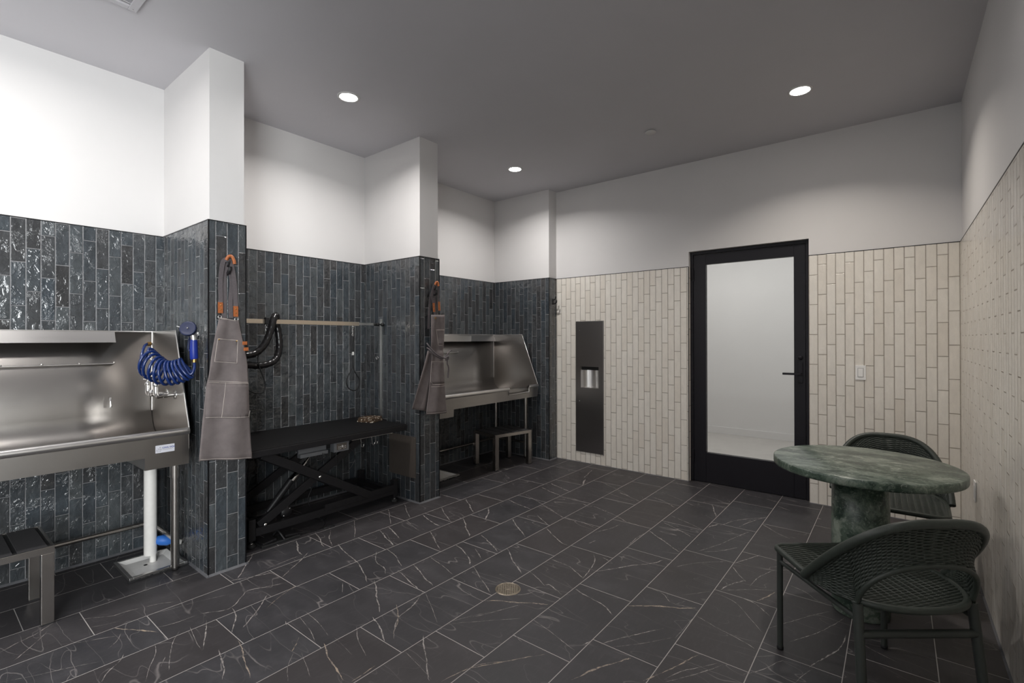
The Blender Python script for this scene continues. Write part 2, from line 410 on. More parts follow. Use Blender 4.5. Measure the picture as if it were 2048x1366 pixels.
def thing(name, label, cat, loc=(0, 0, 0), rz=0.0, group=None):
    o = bpy.data.objects.new(name, None); COL.objects.link(o); o.empty_display_size = 0.1
    o.location = loc; o.rotation_euler = (0, 0, rz)
    return tag(o, label, cat, group)
def struct(mb, name, mats, parent=None):
    o = mb.build(name, mats, parent); o['kind'] = 'structure'; return o
def tree_copy(o, parent=None):
    c = o.copy(); COL.objects.link(c)
    if parent is not None: c.parent = parent
    for ch in [x for x in bpy.data.objects if x.parent == o]: tree_copy(ch, c)
    return c
def shift(mb, off):
    mb.v = [(a+off[0], b+off[1], c+off[2]) for a, b, c in mb.v]; return mb
def smooth_path(pts, n=8, closed=False):
    pts = [V3(p) for p in pts]; m = len(pts); out = []
    rng = range(m if closed else m-1)
    for i in rng:
        p0 = pts[i-1] if (i > 0 or closed) else pts[0]*2-pts[1]
        p1, p2 = pts[i], pts[(i+1) % m]
        p3 = pts[(i+2) % m] if (i+2 < m or closed) else p2*2-p1
        for k in range(n):
            t = k/n; t2, t3 = t*t, t*t*t
            out.append(0.5*((2*p1)+(p2-p0)*t+(2*p0-5*p1+4*p2-p3)*t2+(-p0+3*p1-3*p2+p3)*t3))
    if not closed: out.append(pts[-1])
    return out

# ------------------------------------------------------------------ walls
def uvq(u0, v0, u1, v1): return [(u0, v0), (u1, v0), (u1, v1), (u0, v1)]
def wall_x(mb, x, y0, y1, nx, uorg, vorg, tile_mi=0, plaster_mi=1, z1=HT, top=True, holes=None, ends=(0, 0)):
    """wall face at constant x (nx = facing direction); tile below, plaster above set back"""
    mb.quad((x, y0, 0), (x, y1, 0), (x, y1, z1), (x, y0, z1), tile_mi, uvq(y0-uorg, -vorg, y1-uorg, z1-vorg))
    xp = x-nx*TG
    mb.quad((x, y0, z1), (x, y1, z1), (xp, y1, z1), (xp, y0, z1), plaster_mi, uvq(0, 0, 0, 0))
    mb.quad((xp, y0-ends[0], z1), (xp, y1+ends[1], z1), (xp, y1+ends[1], HC), (xp, y0-ends[0], HC), plaster_mi, uvq(0, 0, 0, 0))
def wall_y(mb, y, x0, x1, ny, uorg, vorg, tile_mi=0, plaster_mi=1, z1=HT, ends=(0, 0), zt=HC):
    mb.quad((x0, y, 0), (x1, y, 0), (x1, y, z1), (x0, y, z1), tile_mi, uvq(x0-uorg, -vorg, x1-uorg, z1-vorg))
    yp = y-ny*TG
    mb.quad((x0, y, z1), (x1, y, z1), (x1, yp, z1), (x0, yp, z1), plaster_mi, uvq(0, 0, 0, 0))
    mb.quad((x0-ends[0], yp, z1), (x1+ends[1], yp, z1), (x1+ends[1], yp, zt), (x0-ends[0], yp, zt), plaster_mi, uvq(0, 0, 0, 0))

mb = MB()
wall_x(mb, XL, YB, Y1A, 1, 0.389, 1.802, ends=(0, TG))
wall_x(mb, XL, Y1B, Y2A, 1, 1.661, 1.315, ends=(TG, TG))
wall_x(mb, XL, Y2B, Y3, 1, 2.907, 1.40, ends=(TG, TG))
mb.quad((XL-.2, YB-.2, 0), (XL-.2, YF+.2, 0), (XL-.2, YF+.2, HC), (XL-.2, YB-.2, HC), 1, uvq(0, 0, 0, 0))
struct(mb, 'wall_left', ['dark_tile', 'white'])

def pier(x, ya, yb, vorg_front, uorg_front, uorg_side, vorg_side, both=True):
    mb = MB()
    wall_y(mb, ya, XL, x, -1, uorg_side, vorg_side, ends=(TG, -TG))
    wall_x(mb, x, ya, yb, 1, uorg_front, vorg_front, ends=(-TG, -TG if both else TG))
    if both: wall_y(mb, yb, XL, x, 1, uorg_side, vorg_side, ends=(TG, -TG))
    o = struct(mb, 'wall_pier', ['dark_tile', 'white'])
    return o
pier(XF, Y1A, Y1B, 0.492, 1.146, -3.783, 1.20)
pier(XF, Y2A, Y2B, 0.398, 2.737, -3.844, 1.069)
pier(XF3, Y3, YF, 0.30, 4.60, -3.86, 1.15, both=False)

DX0, DX1, DZ = -1.567, -0.577, 2.196      # door opening
mb = MB()
NX0, NX1, NZ0, NZ1 = -2.749, -2.527, .829, 1.059
for (a, b, c, d) in ((XF3, NX0, 0, HT), (NX1, DX0, 0, HT), (NX0, NX1, 0, NZ0), (NX0, NX1, NZ1, HT)):
    mb.quad((a, YF, c), (b, YF, c), (b, YF, d), (a, YF, d), 0, uvq(a+3.064, c-.173, b+3.064, d-.173))
mb.quad((XF3, YF, HT), (DX0, YF, HT), (DX0, YF+TG, HT), (XF3, YF+TG, HT), 1, uvq(0, 0, 0, 0))
mb.quad((XF3-TG, YF+TG, HT), (DX0, YF+TG, HT), (DX0, YF+TG, HC), (XF3-TG, YF+TG, HC), 1, uvq(0, 0, 0, 0))
wall_y(mb, YF, DX1, XR, -1, -0.575, 1.887, ends=(0, TG))
mb.quad((DX0, YF+TG, DZ), (DX1, YF+TG, DZ), (DX1, YF+TG, HC), (DX0, YF+TG, HC), 1, uvq(0, 0, 0, 0))
mb.quad((DX0, YF+TG, DZ), (DX1, YF+TG, DZ), (DX1, YF+.10, DZ), (DX0, YF+.10, DZ), 1, uvq(0, 0, 0, 0))
# reveals at both sides of the opening
for x, u in ((DX0, 0.0), (DX1, 0.3)):
    mb.quad((x, YF, 0), (x, YF+.10, 0), (x, YF+.10, HT), (x, YF, HT), 0, uvq(0.006, 0.02, .056, HT+.02))
    mb.quad((x, YF+TG, HT), (x, YF+.10, HT), (x, YF+.10, DZ), (x, YF+TG, DZ), 1, uvq(0, 0, 0, 0))
struct(mb, 'wall_far', ['cream_tile', 'white'])
WYE = -0.30
mb = MB(); wall_x(mb, XR, WYE, YF, -1, 0.02, 0.07, ends=(0, TG)); struct(mb, 'wall_right', ['cream_tile', 'white'])

# plain back wall behind the camera; an unseen window added in the right wall for fill light
struct(MB().box(XL, XR, YB-.12, YB, 0, HC, 0), 'wall_back', ['white'])
WY0, WY1, WZ0, WZ1 = -2.35, -0.45, 0.25, 2.65
mb = MB()
for (a, b, c, d) in ((YB, WY0, 0, HC), (WY1, WYE, 0, HC), (WY0, WY1, 0, WZ0), (WY0, WY1, WZ1, HC)):
    mb.box(XR, XR+.12, a, b, c, d, 0)
struct(mb, 'wall_added_window', ['white'])
mb = MB()
for y in (WY0, (WY0+WY1)/2-.025, WY1-.05): mb.box(XR+.03, XR+.09, y, y+.05, WZ0, WZ1, 0, .004)
for z in (WZ0, WZ1-.05): mb.box(XR+.03, XR+.09, WY0, WY1, z, z+.05, 0, .004)
added_win = struct(mb, 'added_window_1', ['frame'])
MB().box(XR+.058, XR+.064, WY0+.04, WY1-.04, WZ0+.04, WZ1-.04).build('added_window_pane', 'glass', added_win)

# ceiling and floor
mb = MB(); mb.box(XL-.2, XR+.2, YB-.2, YF+.2, HC, HC+.1, 0); struct(mb, 'ceiling', ['ceil'])
VEINS=[[7.6,0,-3226,1415,-3102,1320,-2952,1205],[6.3,0,-2961,1159,-2919,1242,-2869,1364],[5.8,0,-2680,1366,-2723,1273,-2767,1185,-2721,1130,-2656,1039,-2720,935],[12.3,0,-3197,1684,-3074,1624,-2958,1583],[4.8,0,-2958,1583,-2951,1465,-2944,1367],[5.7,0,-2969,1646,-2863,1508,-2765,1363],[9.7,0,-3240,1838,-3129,1803,-2963,1741],[6.5,0,-3187,1933,-3072,1849,-2930,1782],[5.6,0,-3218,2139,-3066,2047,-2934,1956],[6.0,0,-3208,2448,-3058,2347,-2937,2261],[6.2,0,-3193,2601,-3034,2495,-2922,2433],[8.7,0,-2918,2144,-2796,2099,-2609,2034],[9.9,0,-2913,2222,-2758,2164,-2668,2133],[3.2,0,-2668,2133,-2746,2088],[9.4,0,-2898,2536,-2736,2478,-2613,2458],[6.1,0,-2899,2736,-2759,2645,-2621,2568],[10.2,0,-2893,3011,-2728,2894,-2610,2805],[12.1,0,-2596,2974,-2490,2835,-2440,2750],[9.1,0,-2603,2683,-2470,2571,-2308,2448],[7.4,0,-2596,2344,-2460,2263,-2326,2181],[6.8,0,-2935,1826,-2781,1780,-2633,1755,-2481,1707,-2333,1635],[5.6,0,-2623,1903,-2500,1820,-2395,1799,-2334,1761],[5.9,0,-2620,1980,-2479,1945,-2339,1881],[3.4,0,-2908,2383,-2722,2317,-2659,2312],[8.9,0,-2307,2304,-2132,2233,-2021,2144],[5.8,0,-2163,2339,-2025,2247],[8.4,0,-2280,2522,-2156,2470,-2010,2386],[4.7,0,-2301,2071,-2132,2031,-2019,1997],[7.1,0,-2318,1835,-2161,1793,-2027,1757],[8.1,0,-2307,1945,-2140,1878,-2018,1839],[5.3,0,-2010,2153,-1854,2057,-1718,1980],[8.2,0,-2321,1678,-2137,1560,-2030,1496],[4.2,0,-2439,1551,-2344,1487],[3.0,0,-2338,1271,-2164,1255,-2056,1231],[2.9,0,-2306,1226,-2169,1203,-2047,1165],[4.5,0,-2328,1167,-2275,1152],[4.9,1,-2149,1143,-2108,1103,-2076,1072],[7.6,0,-2648,1054,-2536,1028,-2432,965],[6.0,0,-2638,1225,-2546,1144,-2453,1044,-2431,1013],[3.3,1,-2622,1385,-2561,1246,-2515,1168],[6.4,0,-2633,935,-2476,870,-2394,835],[7.2,0,-2340,878,-2202,844,-2124,811],[6.6,1,-2341,962,-2162,913,-2047,883],[7.3,1,-2020,1186,-1877,1138,-1739,1109],[3.6,0,-2018,1354,-1928,1302,-1797,1252],[2.1,0,-2023,1242,-1928,1230,-1847,1220],[7.4,0,-2026,1447,-1904,1412,-1805,1355],[7.0,1,-2024,1592,-1934,1536,-1829,1425],[6.1,0,-2008,1762,-1941,1620,-1908,1506,-1800,1403],[2.4,0,-2001,1767,-1832,1670,-1734,1610],[6.7,0,-1719,1504,-1586,1405,-1468,1317],[2.0,0,-1690,1376,-1572,1353,-1467,1328],[5.1,1,-1715,1240,-1707,1174,-1706,1123],[3.3,0,-2034,1092,-1941,1062,-1861,1035],[2.6,0,-2061,1071,-1993,1009,-1908,969],[3.9,1,-1426,1344,-1410,1420,-1370,1519,-1288,1615],[2.3,0,-1695,1624,-1632,1698,-1447,1886],[2.3,0,-1696,1656,-1638,1770,-1575,1863],[7.6,0,-1997,2470,-1841,2338,-1710,2252],[9.0,0,-2289,2889,-2150,2785,-2010,2683],[7.7,0,-2594,3220,-2433,3173,-2308,3154],[8.4,0,-2575,3678,-2425,3621,-2300,3581],[8.6,0,-2575,3833,-2445,3780,-2288,3728],[14.5,0,-2378,4150,-2305,3950],[7.7,0,-2497,4487,-2417,4187],[4.9,0,-2286,3288,-2121,3211,-2000,3157],[6.3,0,-1994,2907,-1861,2817,-1767,2759,-1696,2752],[5.8,0,-2188,3072,-2032,2972,-1989,2949],[3.8,0,-2590,3436,-2378,3339,-2220,3269,-1991,3143],[6.4,0,-2049,3523,-1971,3488],[6.0,0,-1979,3529,-1828,3485,-1680,3429,-1575,3370,-1462,3362],[4.6,0,-1991,3143,-1866,3161,-1747,3138,-1679,3118],[5.6,0,-1682,3043,-1631,3155,-1600,3292],[6.4,0,-1617,2861,-1605,2935],[6.4,0,-1689,2512,-1564,2503,-1474,2462,-1401,2425],[5.5,0,-1517,2744,-1462,2663,-1422,2515,-1408,2419],[7.7,0,-1444,2731,-1394,2716],[6.3,0,-1704,2305,-1616,2267,-1531,2222],[8.6,0,-1536,2229,-1504,2244,-1406,2195],[5.0,0,-1535,2155,-1564,2080,-1632,2017],[9.7,1,-1709,1887,-1618,1949,-1514,2013,-1410,2075],[3.2,0,-1643,1740,-1584,1847,-1533,1959,-1519,1980],[3.6,0,-1402,1921,-1264,1885,-1111,1840],[6.4,0,-1392,2299,-1270,2262,-1177,2240,-1104,2191],[7.5,0,-1396,2524,-1335,2621,-1247,2753,-1163,2858,-1134,2934],[5.3,0,-1392,3254,-1404,3126,-1397,2988],[8.4,0,-1387,3311,-1239,3206,-1097,3103],[5.6,0,-1370,3531,-1236,3466,-1090,3372],[3.9,0,-1664,4217,-1524,4163,-1358,4064,-1267,4017],[5.3,0,-1673,4046,-1542,3994,-1416,3900],[4.6,0,-1382,3705,-1214,3633,-1091,3561],[7.2,0,-1200,4164,-1093,3890],[6.3,0,-1194,4144,-1069,4126],[11.5,0,-1078,3626,-1038,3753],[4.7,0,-1020,3728,-940,3928,-794,4104],[5.8,0,-905,3781,-859,3951,-788,4129],[4.2,0,-823,3736,-876,3574,-927,3388,-1007,3189],[5.0,0,-972,3202,-884,3300,-804,3438],[3.8,0,-1041,2890,-962,3016,-826,3150],[2.5,0,-907,2588,-847,2655,-795,2727],[4.0,0,-1094,2555,-991,2542,-918,2481,-801,2509],[11.1,1,-1095,2304,-1008,2373,-909,2433,-807,2504],[4.1,0,-900,2477,-866,2541],[4.3,0,-1040,1951,-998,2035,-931,2140,-866,2238],[2.1,0,-997,1957,-901,2068,-811,2190],[8.5,0,-1103,1894,-1084,1945],[4.7,1,-1390,1472,-1340,1542,-1274,1638,-1198,1738],[4.2,0,-1406,1773,-1330,1744],[9.2,1,-1024,1672,-990,1775,-945,1853,-909,1926,-895,1943],[6.5,1,-797,1845,-756,1936,-723,2022,-699,2085,-676,2149],[3.9,0,-737,1904,-699,1992,-660,2047,-599,2138],[3.8,0,-727,1895,-665,1984,-624,2052,-576,2144],[4.2,0,-778,2438,-657,2395,-527,2356,-497,2337],[2.1,0,-784,2433,-798,2193],[3.0,0,-789,2732,-659,2685,-560,2568,-496,2490],[8.0,0,-662,2761,-574,2734,-495,2661],[9.9,1,-523,2931,-555,2825,-574,2771],[7.7,0,-780,3146,-741,3243,-680,3374],[5.4,0,-783,3105,-700,2988,-671,2954],[8.7,0,-679,2970,-718,2895,-760,2775],[4.5,0,-642,2911,-633,3018,-600,3138,-572,3208],[3.4,0,-758,2767,-627,2880,-526,2949],[5.5,0,-797,3961,-673,3836,-578,3774],[7.4,0,-774,4450,-672,4392],[5.3,0,-1074,4624,-911,4591,-763,4555],[4.4,0,-1653,4555,-1524,4563,-1366,4508],[4.3,0,-1507,4733,-1368,4654],[3.9,0,-494,2130,-450,2195,-404,2293,-381,2330],[6.7,0,-1954,3990,-1783,3908,-1684,3858],[4.0,0,-2041,3922,-1876,3861,-1728,3848],[4.3,0,-2246,4187,-2083,4094,-1900,4004],[3.4,0,-3115,436,-3045,389,-2992,350,-2944,308],[2.6,0,-2935,455,-2879,525,-2851,578,-2816,628],[7.4,1,-2909,631,-2856,662,-2797,703,-2696,754],[3.1,0,-2828,645,-2769,617,-2729,577],[4.1,0,-2638,615,-2587,584,-2536,536,-2487,505],[2.3,0,-2803,255,-2747,345,-2703,439,-2647,537],[3.4,0,-3126,549,-3086,604,-3039,660,-3029,724,-2992,832,-2949,894],[3.2,0,-2754,759,-2727,827,-2718,919],[1.8,0,-2919,761,-2886,850,-2857,966,-2805,1107],[3.0,0,-2638,822,-2535,760,-2357,695],[2.8,0,-2640,724,-2536,700,-2444,653,-2350,616],[3.7,0,-2468,715,-2407,681],[2.6,0,-2642,865,-2498,840,-2390,830],[4.7,0,-3199,479,-3150,425,-3130,396,-3101,334,-3070,279],[2.1,0,-3013,549,-2980,604,-2950,675],[3.4,0,-3868,876,-3737,822,-3636,773],[2.2,0,-2647,444,-2599,416],[2.9,0,-490,2528,-432,2628,-351,2768,-269,2893],[3.4,0,-386,2489,-309,2618,-251,2746,-204,2877],[5.8,0,-290,2347,-247,2463,-204,2568,-188,2713],[3.4,0,-322,2210,-299,2289,-281,2340],[3.7,0,-485,3062,-396,3034,-328,2966,-282,2973],[3.1,0,-184,2716,-89,2648,1,2609],[2.1,0,-491,2270,-417,2344]]
mb = MB()
mb.quad((XL-.1, YB-.1, 0), (XR+.1, YB-.1, 0), (XR+.1, YF+.12, 0), (XL-.1, YF+.12, 0), 0)
rv = random.Random(3)
for vn in VEINS:
    w, tan = vn[0]/1000.0, vn[1]; q = [(vn[i]/1000.0, vn[i+1]/1000.0, 0) for i in range(2, len(vn), 2)]
    P = smooth_path(q, 5) if len(q) > 2 else [Vector(q[0])*(1-t/6)+Vector(q[1])*(t/6) for t in range(7)]
    # resample finely so that the edge can wander
    R = [P[0]]
    for p in P[1:]:
        n = max(1, int((p-R[-1]).length/0.012))
        a = R[-1].copy(); R += [a+(p-a)*(k+1)/n for k in range(n)]
    n = len(R); ph = rv.random()*20; vs = []
    for i, p in enumerate(R):
        t = (R[min(i+1, n-1)]-R[max(i-1, 0)]); t.z = 0; t.normalize(); nn = Vector((-t.y, t.x, 0))
        e = min(1.0, (i+0.4)/3.0, (n-i-0.6)/3.0)
        ww = w*0.43*e*(0.75+0.45*sin(i*0.9+ph)*sin(i*0.37+2*ph)+rv.uniform(-.25, .25))
        j = nn*(rv.uniform(-1, 1)*w*0.28+sin(i*0.5+ph)*w*0.25)
        vs += [(*(p+j+nn*ww).xy, 0.0004), (*(p+j-nn*ww).xy, 0.0004)]
    mb.add(vs, [(2*i, 2*i+1, 2*i+3, 2*i+2) for i in range(n-1)], 1+tan)
fl = mb.build('floor', ['floor', 'vein', 'vein_tan']); fl['kind'] = 'structure'

# thin black metal edging: along the tile tops and down the pier corners; grey sealant at the floor
k = [0]
def trim(mb, mat='trim'):
    k[0] += 1; return struct(mb, 'trim_%d' % k[0], [mat])
e = .0035
for (a, b) in ((YB, Y1A), (Y1B, Y2A), (Y2B, Y3)):
    trim(MB().box(XL-TG, XL+.0015, a, b, HT-e, HT+.0015))
for (x, ya, yb, c) in ((XF, Y1A, Y1B, 1), (XF, Y2A, Y2B, 1), (XF3, Y3, YF, 0)):
    mb = MB(); mb.box(XL, x, ya-.0015, ya+TG, HT-e, HT+.0015); mb.box(x-TG, x+.0015, ya, yb, HT-e, HT+.0015)
    mb.box(x-.005, x+.0015, ya-.0015, ya+.005, 0, HT)
    if c: mb.box(x-.005, x+.0015, yb-.005, yb+.0015, 0, HT); mb.box(XL, x, yb-TG, yb+.0015, HT-e, HT+.0015)
    trim(mb)
mb = MB(); mb.box(XF3, DX0, YF-.0015, YF+TG, HT-e, HT+.0015); mb.box(DX0-.004, DX0+.0015, YF-.0015, YF+.004, 0, HT); trim(mb)
mb = MB(); mb.box(DX1, XR, YF-.0015, YF+TG, HT-e, HT+.0015); trim(mb)
trim(MB().box(XR-.0015, XR+TG, WYE, YF, HT-e, HT+.0015))
def bead(mb, a, b, n, r=.011):
    a, b, n = V3((*a, 0)), V3((*b, 0)), V3((*n, 0))
    mb.add([a, a+n*r, a+V3((0, 0, r)), b, b+n*r, b+V3((0, 0, r))], [(0, 1, 4, 3), (1, 2, 5, 4), (0, 2, 1), (3, 4, 5)])
mb = MB()
for (a, b) in ((YB, Y1A), (Y1B, Y2A), (Y2B, Y3)): bead(mb, (XL, a), (XL, b), (1, 0))
for (x, ya, yb) in ((XF, Y1A, Y1B), (XF, Y2A, Y2B), (XF3, Y3, YF)):
    bead(mb, (XL, ya), (x+.01, ya), (0, -1)); bead(mb, (x, ya-.01), (x, yb+.01 if yb < 4 else yb), (1, 0))
    if yb < 4: bead(mb, (XL, yb), (x+.01, yb), (0, 1))
o = mb.build('baseboard_left', ['caulk']); o['kind'] = 'structure'
mb = MB(); bead(mb, (XR, YB), (XR, YF), (-1, 0), .008); o = mb.build('baseboard_right', ['caulk']); o['kind'] = 'structure'
mb = MB(); bead(mb, (XF3, YF), (DX0, YF), (0, -1), .005); bead(mb, (DX1, YF), (XR, YF), (0, -1), .005); o = mb.build('baseboard_far', ['caulk']); o['kind'] = 'structure'

# ------------------------------------------------------------------ door in the far wall
DY = 4.75
mb = MB()
fr0, fr1 = DX0+.001, DX1-.001
mb.box(fr0, fr0+.026, DY, DY+.10, 0, DZ-.001, 0, .002); mb.box(fr1-.026, fr1, DY, DY+.10, 0, DZ-.001, 0, .002); mb.box(fr0+.026, fr1-.026, DY, DY+.10, DZ-.027, DZ-.001, 0, .002)
door = struct(mb, 'door_1', ['frame'])
d0, d1 = fr0+.029, fr1-.029; g0, g1, gz0, gz1 = -1.425, -0.694, 0.285, 2.068
mb = MB()
mb.box(d0, g0, DY+.006, DY+.055, .006, DZ-.030, 0, .003); mb.box(g1, d1, DY+.006, DY+.055, .006, DZ-.030, 0, .003)
mb.box(g0, g1, DY+.006, DY+.055, .006, gz0, 0, .003); mb.box(g0, g1, DY+.006, DY+.055, gz1, DZ-.030, 0, .003)
for z in (.25, 1.97): mb.cyl((d0-.002, DY-.004, z-.055), (d0-.002, DY-.004, z+.055), .008, 10)
leaf = mb.build('door_leaf', 'frame', door)
MB().box(g0-.005, g1+.005, DY+.026, DY+.034, gz0-.005, gz1+.005).build('door_pane', 'glass', door)
mb = MB(); mb.box(-.665, -.628, DY-.004, DY+.006, .985, 1.165, 0, .002)
mb.cyl((-.646, DY-.03, 1.062), (-.646, DY+.004, 1.062), .012); mb.box(-.775, -.636, DY-.042, DY-.026, 1.054, 1.072, 0, .003)
mb.build('door_handle', 'frame', door)
mb = MB(); mb.lathe((-.646, DY-.006, 1.20), [(0, 0), (.016, 0), (.018, .003), (.018, .013)], 20, axis='Y'); mb.build('door_lock', 'frame', door)
mb = MB(); mb.box(g0, g1, DY+.002, DY+.006, .012, .016); 
# the pale space behind the glass
mb = MB()
hx0, hx1, hy0, hy1, hh = -3.6, 0.9, YF+.13, 7.36, 2.9
mb.quad((hx0, hy1, 0), (hx1, hy1, 0), (hx1, hy1, hh), (hx0, hy1, hh)); mb.quad((hx0, hy0, 0), (hx0, hy1, 0), (hx0, hy1, hh), (hx0, hy0, hh)); mb.quad((hx1, hy0, 0), (hx1, hy1, 0), (hx1, hy1, hh), (hx1, hy0, hh))
for (a, b, c, d) in ((hx0, DX0-.002, 0, hh), (DX1+.002, hx1, 0, hh), (DX0-.002, DX1+.002, DZ+.002, hh)): mb.quad((a, hy0, c), (b, hy0, c), (b, hy0, d), (a, hy0, d))
struct(mb, 'wall_hallway', ['white'])
struct(MB().box(hx0, hx1, hy1-.012, hy1, 0, .10, 0, .002), 'baseboard_hallway', ['white'])
struct(MB().quad((hx0, hy0, 0), (hx1, hy0, 0), (hx1, hy1, 0), (hx0, hy1, 0)), 'floor_hallway', ['concrete'])
struct(MB().quad((hx0, hy0, hh), (hx1, hy0, hh), (hx1, hy1, hh), (hx0, hy1, hh)), 'ceiling_hallway', ['white'])
struct(MB().box(DX0+.002, DX1-.002, YF+.101, YF+.135, -.01, .004, 0, .001), 'trim_threshold', ['frame'])

# ------------------------------------------------------------------ ceiling fittings
def area(name, loc, size, power, col=(1, 1, 1), rot=(0, 0, 0), spread=180, shape='DISK', sy=None):
    L = bpy.data.lights.new(name, 'AREA'); L.shape = shape; L.size = size
    if sy: L.shape = 'RECTANGLE'; L.size_y = sy
    L.energy = power; L.color = col; L.spread = radians(spread)
    o = bpy.data.objects.new(name, L); COL.objects.link(o); o.location = loc; o.rotation_euler = rot
    return o
def downlight(x, y, label, power, spread, col=(1.0, 0.965, 0.93), r=.058):
    t = thing('downlight', label, 'ceiling light', (x, y, HC), 0, 'recessed ceiling downlights')
    MB().lathe((0, 0, 0), [(r, .0), (r, -.003), (r+.004, -.006), (r+.016, -.005), (r+.018, 0)], 40).build('trim_ring', 'white', t)
    MB().lathe((0, 0, -.004), [(0.0001, 0), (r, 0), (r, .002)], 40).build('diffuser', 'lamp', t)
    a = area('lamp', (0, 0, -.012), r*1.9, power, col, spread=spread); a.parent = t
    return t
DL = [(-2.993, 1.948, 'round lit downlight in the ceiling in front of the grooming table bay', 14, 150),
      (-2.970, 3.802, 'round lit downlight in the ceiling above the far dog washing tub', 14, 150),
      (-0.514, 3.811, 'round lit downlight in the ceiling nearest the right wall, above the glass door side', 10, 130),
      (-2.985, 0.094, 'round lit downlight in the ceiling in front of the near dog washing tub', 14, 170),
      (-0.514, 1.95, 'round lit downlight in the ceiling above the open floor near the right wall', 2, 150),
      (-2.985, -1.76, 'round lit downlight in the ceiling by the back wall on the left', 20, 160),
      (-0.514, 0.094, 'round lit downlight in the ceiling closest above the viewer', 1.5, 150)]
for x, y, lb, pw, sp in DL: downlight(x, y, lb, pw, sp, (1.0, 0.93, 0.85) if x > -1 and y > 3 else (1.0, 0.97, 0.945))
o = MB().lathe((-1.571, 3.804, HC), [(0.0001, -.011), (.041, -.011), (.044, -.009), (.044, -.006), (.034, -.006), (.034, 0)], 36).build('sprinkler_cover', 'white')
tag(o, 'small round white sprinkler cover plate on the grey ceiling', 'sprinkler')
vt = thing('ceiling_vent', 'square grey ceiling vent grille with pale slanted louvres at the top edge', 'vent', (-2.76, .46, HC))
mb = MB()
for (a, b, c, d) in ((-.30, .30, -.30, -.262), (-.30, .30, .262, .30), (-.30, -.262, -.262, .262), (.262, .30, -.262, .262)): mb.box(a, b, c, d, -.012, -.0005, 0, .003)
mb.build('grille_frame', 'ceil', vt)
mb = MB()
for i in range(13):
    x = -.24+i*.04; mb.box(x-.016, x+.016, -.262, .262, -.009, -.0075, 0, 0, Matrix.Rotation(radians(28), 3, 'Y'))
pieces(mb, 'louvre_blade', 'white', vt)
mb = MB()
for sx in (-1, 1):
    for sy in (-1, 1): mb.lathe((sx*.281, sy*.281, -.0118), [(0.0001, -.002), (.004, -.0015), (.005, 0)], 10)
pieces(mb, 'screw', 'zinc', vt)

# ------------------------------------------------------------------ small wall fittings
sw = thing('light_switch', 'white rocker light switch on the cream tiles right of the door', 'light switch', (-.228, YF-.001, 1.095))
MB().box(-.034, .034, -.006, 0, -.057, .057, 0, .002).build('wall_plate', 'plate', sw)
MB().box(-.0165, .0165, -.0105, -.006, -.033, .033, 0, .0015).build('rocker', 'plate', sw)
MB().box(-.0185, .0185, -.0068, -.0058, -.035, .035).build('rocker_gap', 'caulk', sw)
ot = thing('wall_outlet', 'white outlet cover plate low on the right cream tiled wall', 'outlet', (XR-.001, 3.89, .475))
MB().box(-.006, 0, -.036, .036, -.058, .058, 0, .002).build('wall_plate', 'plate', ot)
MB().box(-.008, -.006, -.017, .017, -.034, .034, 0, .001).build('socket', 'plate', ot)

td = thing('towel_dispenser', 'tall recessed dark stainless steel paper towel dispenser on the cream wall', 'towel dispenser', (-2.640, YF-.004, 0.838))
mb = MB(); X0, X1, Z0, Z1 = -.167, .167, -.716, .717; n0, n1, m0, m1 = -.109, .113, -.009, .221
for (a, b, c, d) in ((X0, n0, Z0, Z1), (n1, X1, Z0, Z1), (n0, n1, Z0, m0), (n0, n1, m1, Z1)): mb.box(a, b, -.004, .003, c, d)
mb.build('front_panel', 'steel_d', td)
mb = MB(); mb.box(X0-.004, X0, -.003, .003, Z0-.004, Z1+.004); mb.box(X1, X1+.006, -.003, .003, Z0-.004, Z1+.004); mb.box(X0, X1, -.003, .003, Z1, Z1+.004); mb.build('edge_frame', 'steel_h', td)
mb = MB(); P = []
for i in range(17):
    t = i/16; x = n0+(n1-n0)*t; P.append([(x, .002+.085*sin(t*pi)**.5 if 0 < t < 1 else .002, z) for z in (m0, m1)])
mb.grid(P); mb.build('curved_niche', 'steel_h', td)
mb = MB(); mb.box(n0, n1, .002, .095, m1, m1+.004); mb.build('niche_ceiling', 'gap', td)
mb = MB(); mb.box(n0, n1, .002, .095, m0-.004, m0); mb.build('niche_shelf', 'steel_d', td)
mb = MB(); mb.box(n0+.004, n1-.004, .010, .05, m1-.036, m1-.001, 0, .002); mb.build('paper_slot', 'gap', td)
mb = MB()
for z in (Z1-.10, -.16): mb.lathe((X0+.043, -.0045, z), [(0.0001, -.002), (.006, -.002), (.006, .001)], 12, axis='Y')
pieces(mb, 'lock', 'chrome', td)

# floor drain
dr = thing('floor_drain', 'round nickel floor drain with a square-hole grid set in the dark floor', 'drain', (-1.668, 2.066, .0006), radians(38))
mb = MB(); R = .068
mb.lathe((0, 0, 0), [(.060, .0), (.060, .002), (.064, .0035), (R, .0025), (R+.002, 0)], 44); mb.build('drain_ring', 'drainm', dr)
mb = MB()
n = 9; st = .0122
for i in range(-5, 6):
    c = i*st; h = sqrt(max(0, .060**2-c*c))
    if h > .01: mb.box(-h, h, c-.0035, c+.0035, .0012, .0024); mb.box(c-.0035, c+.0035, -h, h, .0011, .0023)
mb.lathe((0, 0, .0026), [(0.0001, 0.0004), (.010, .0004), (.012, -.001)], 16)
mb.build('grate', 'drainm', dr)
MB().lathe((0, 0, .0004), [(0.0001, 0), (.060, 0)], 30).build('drain_well', 'gap', dr)

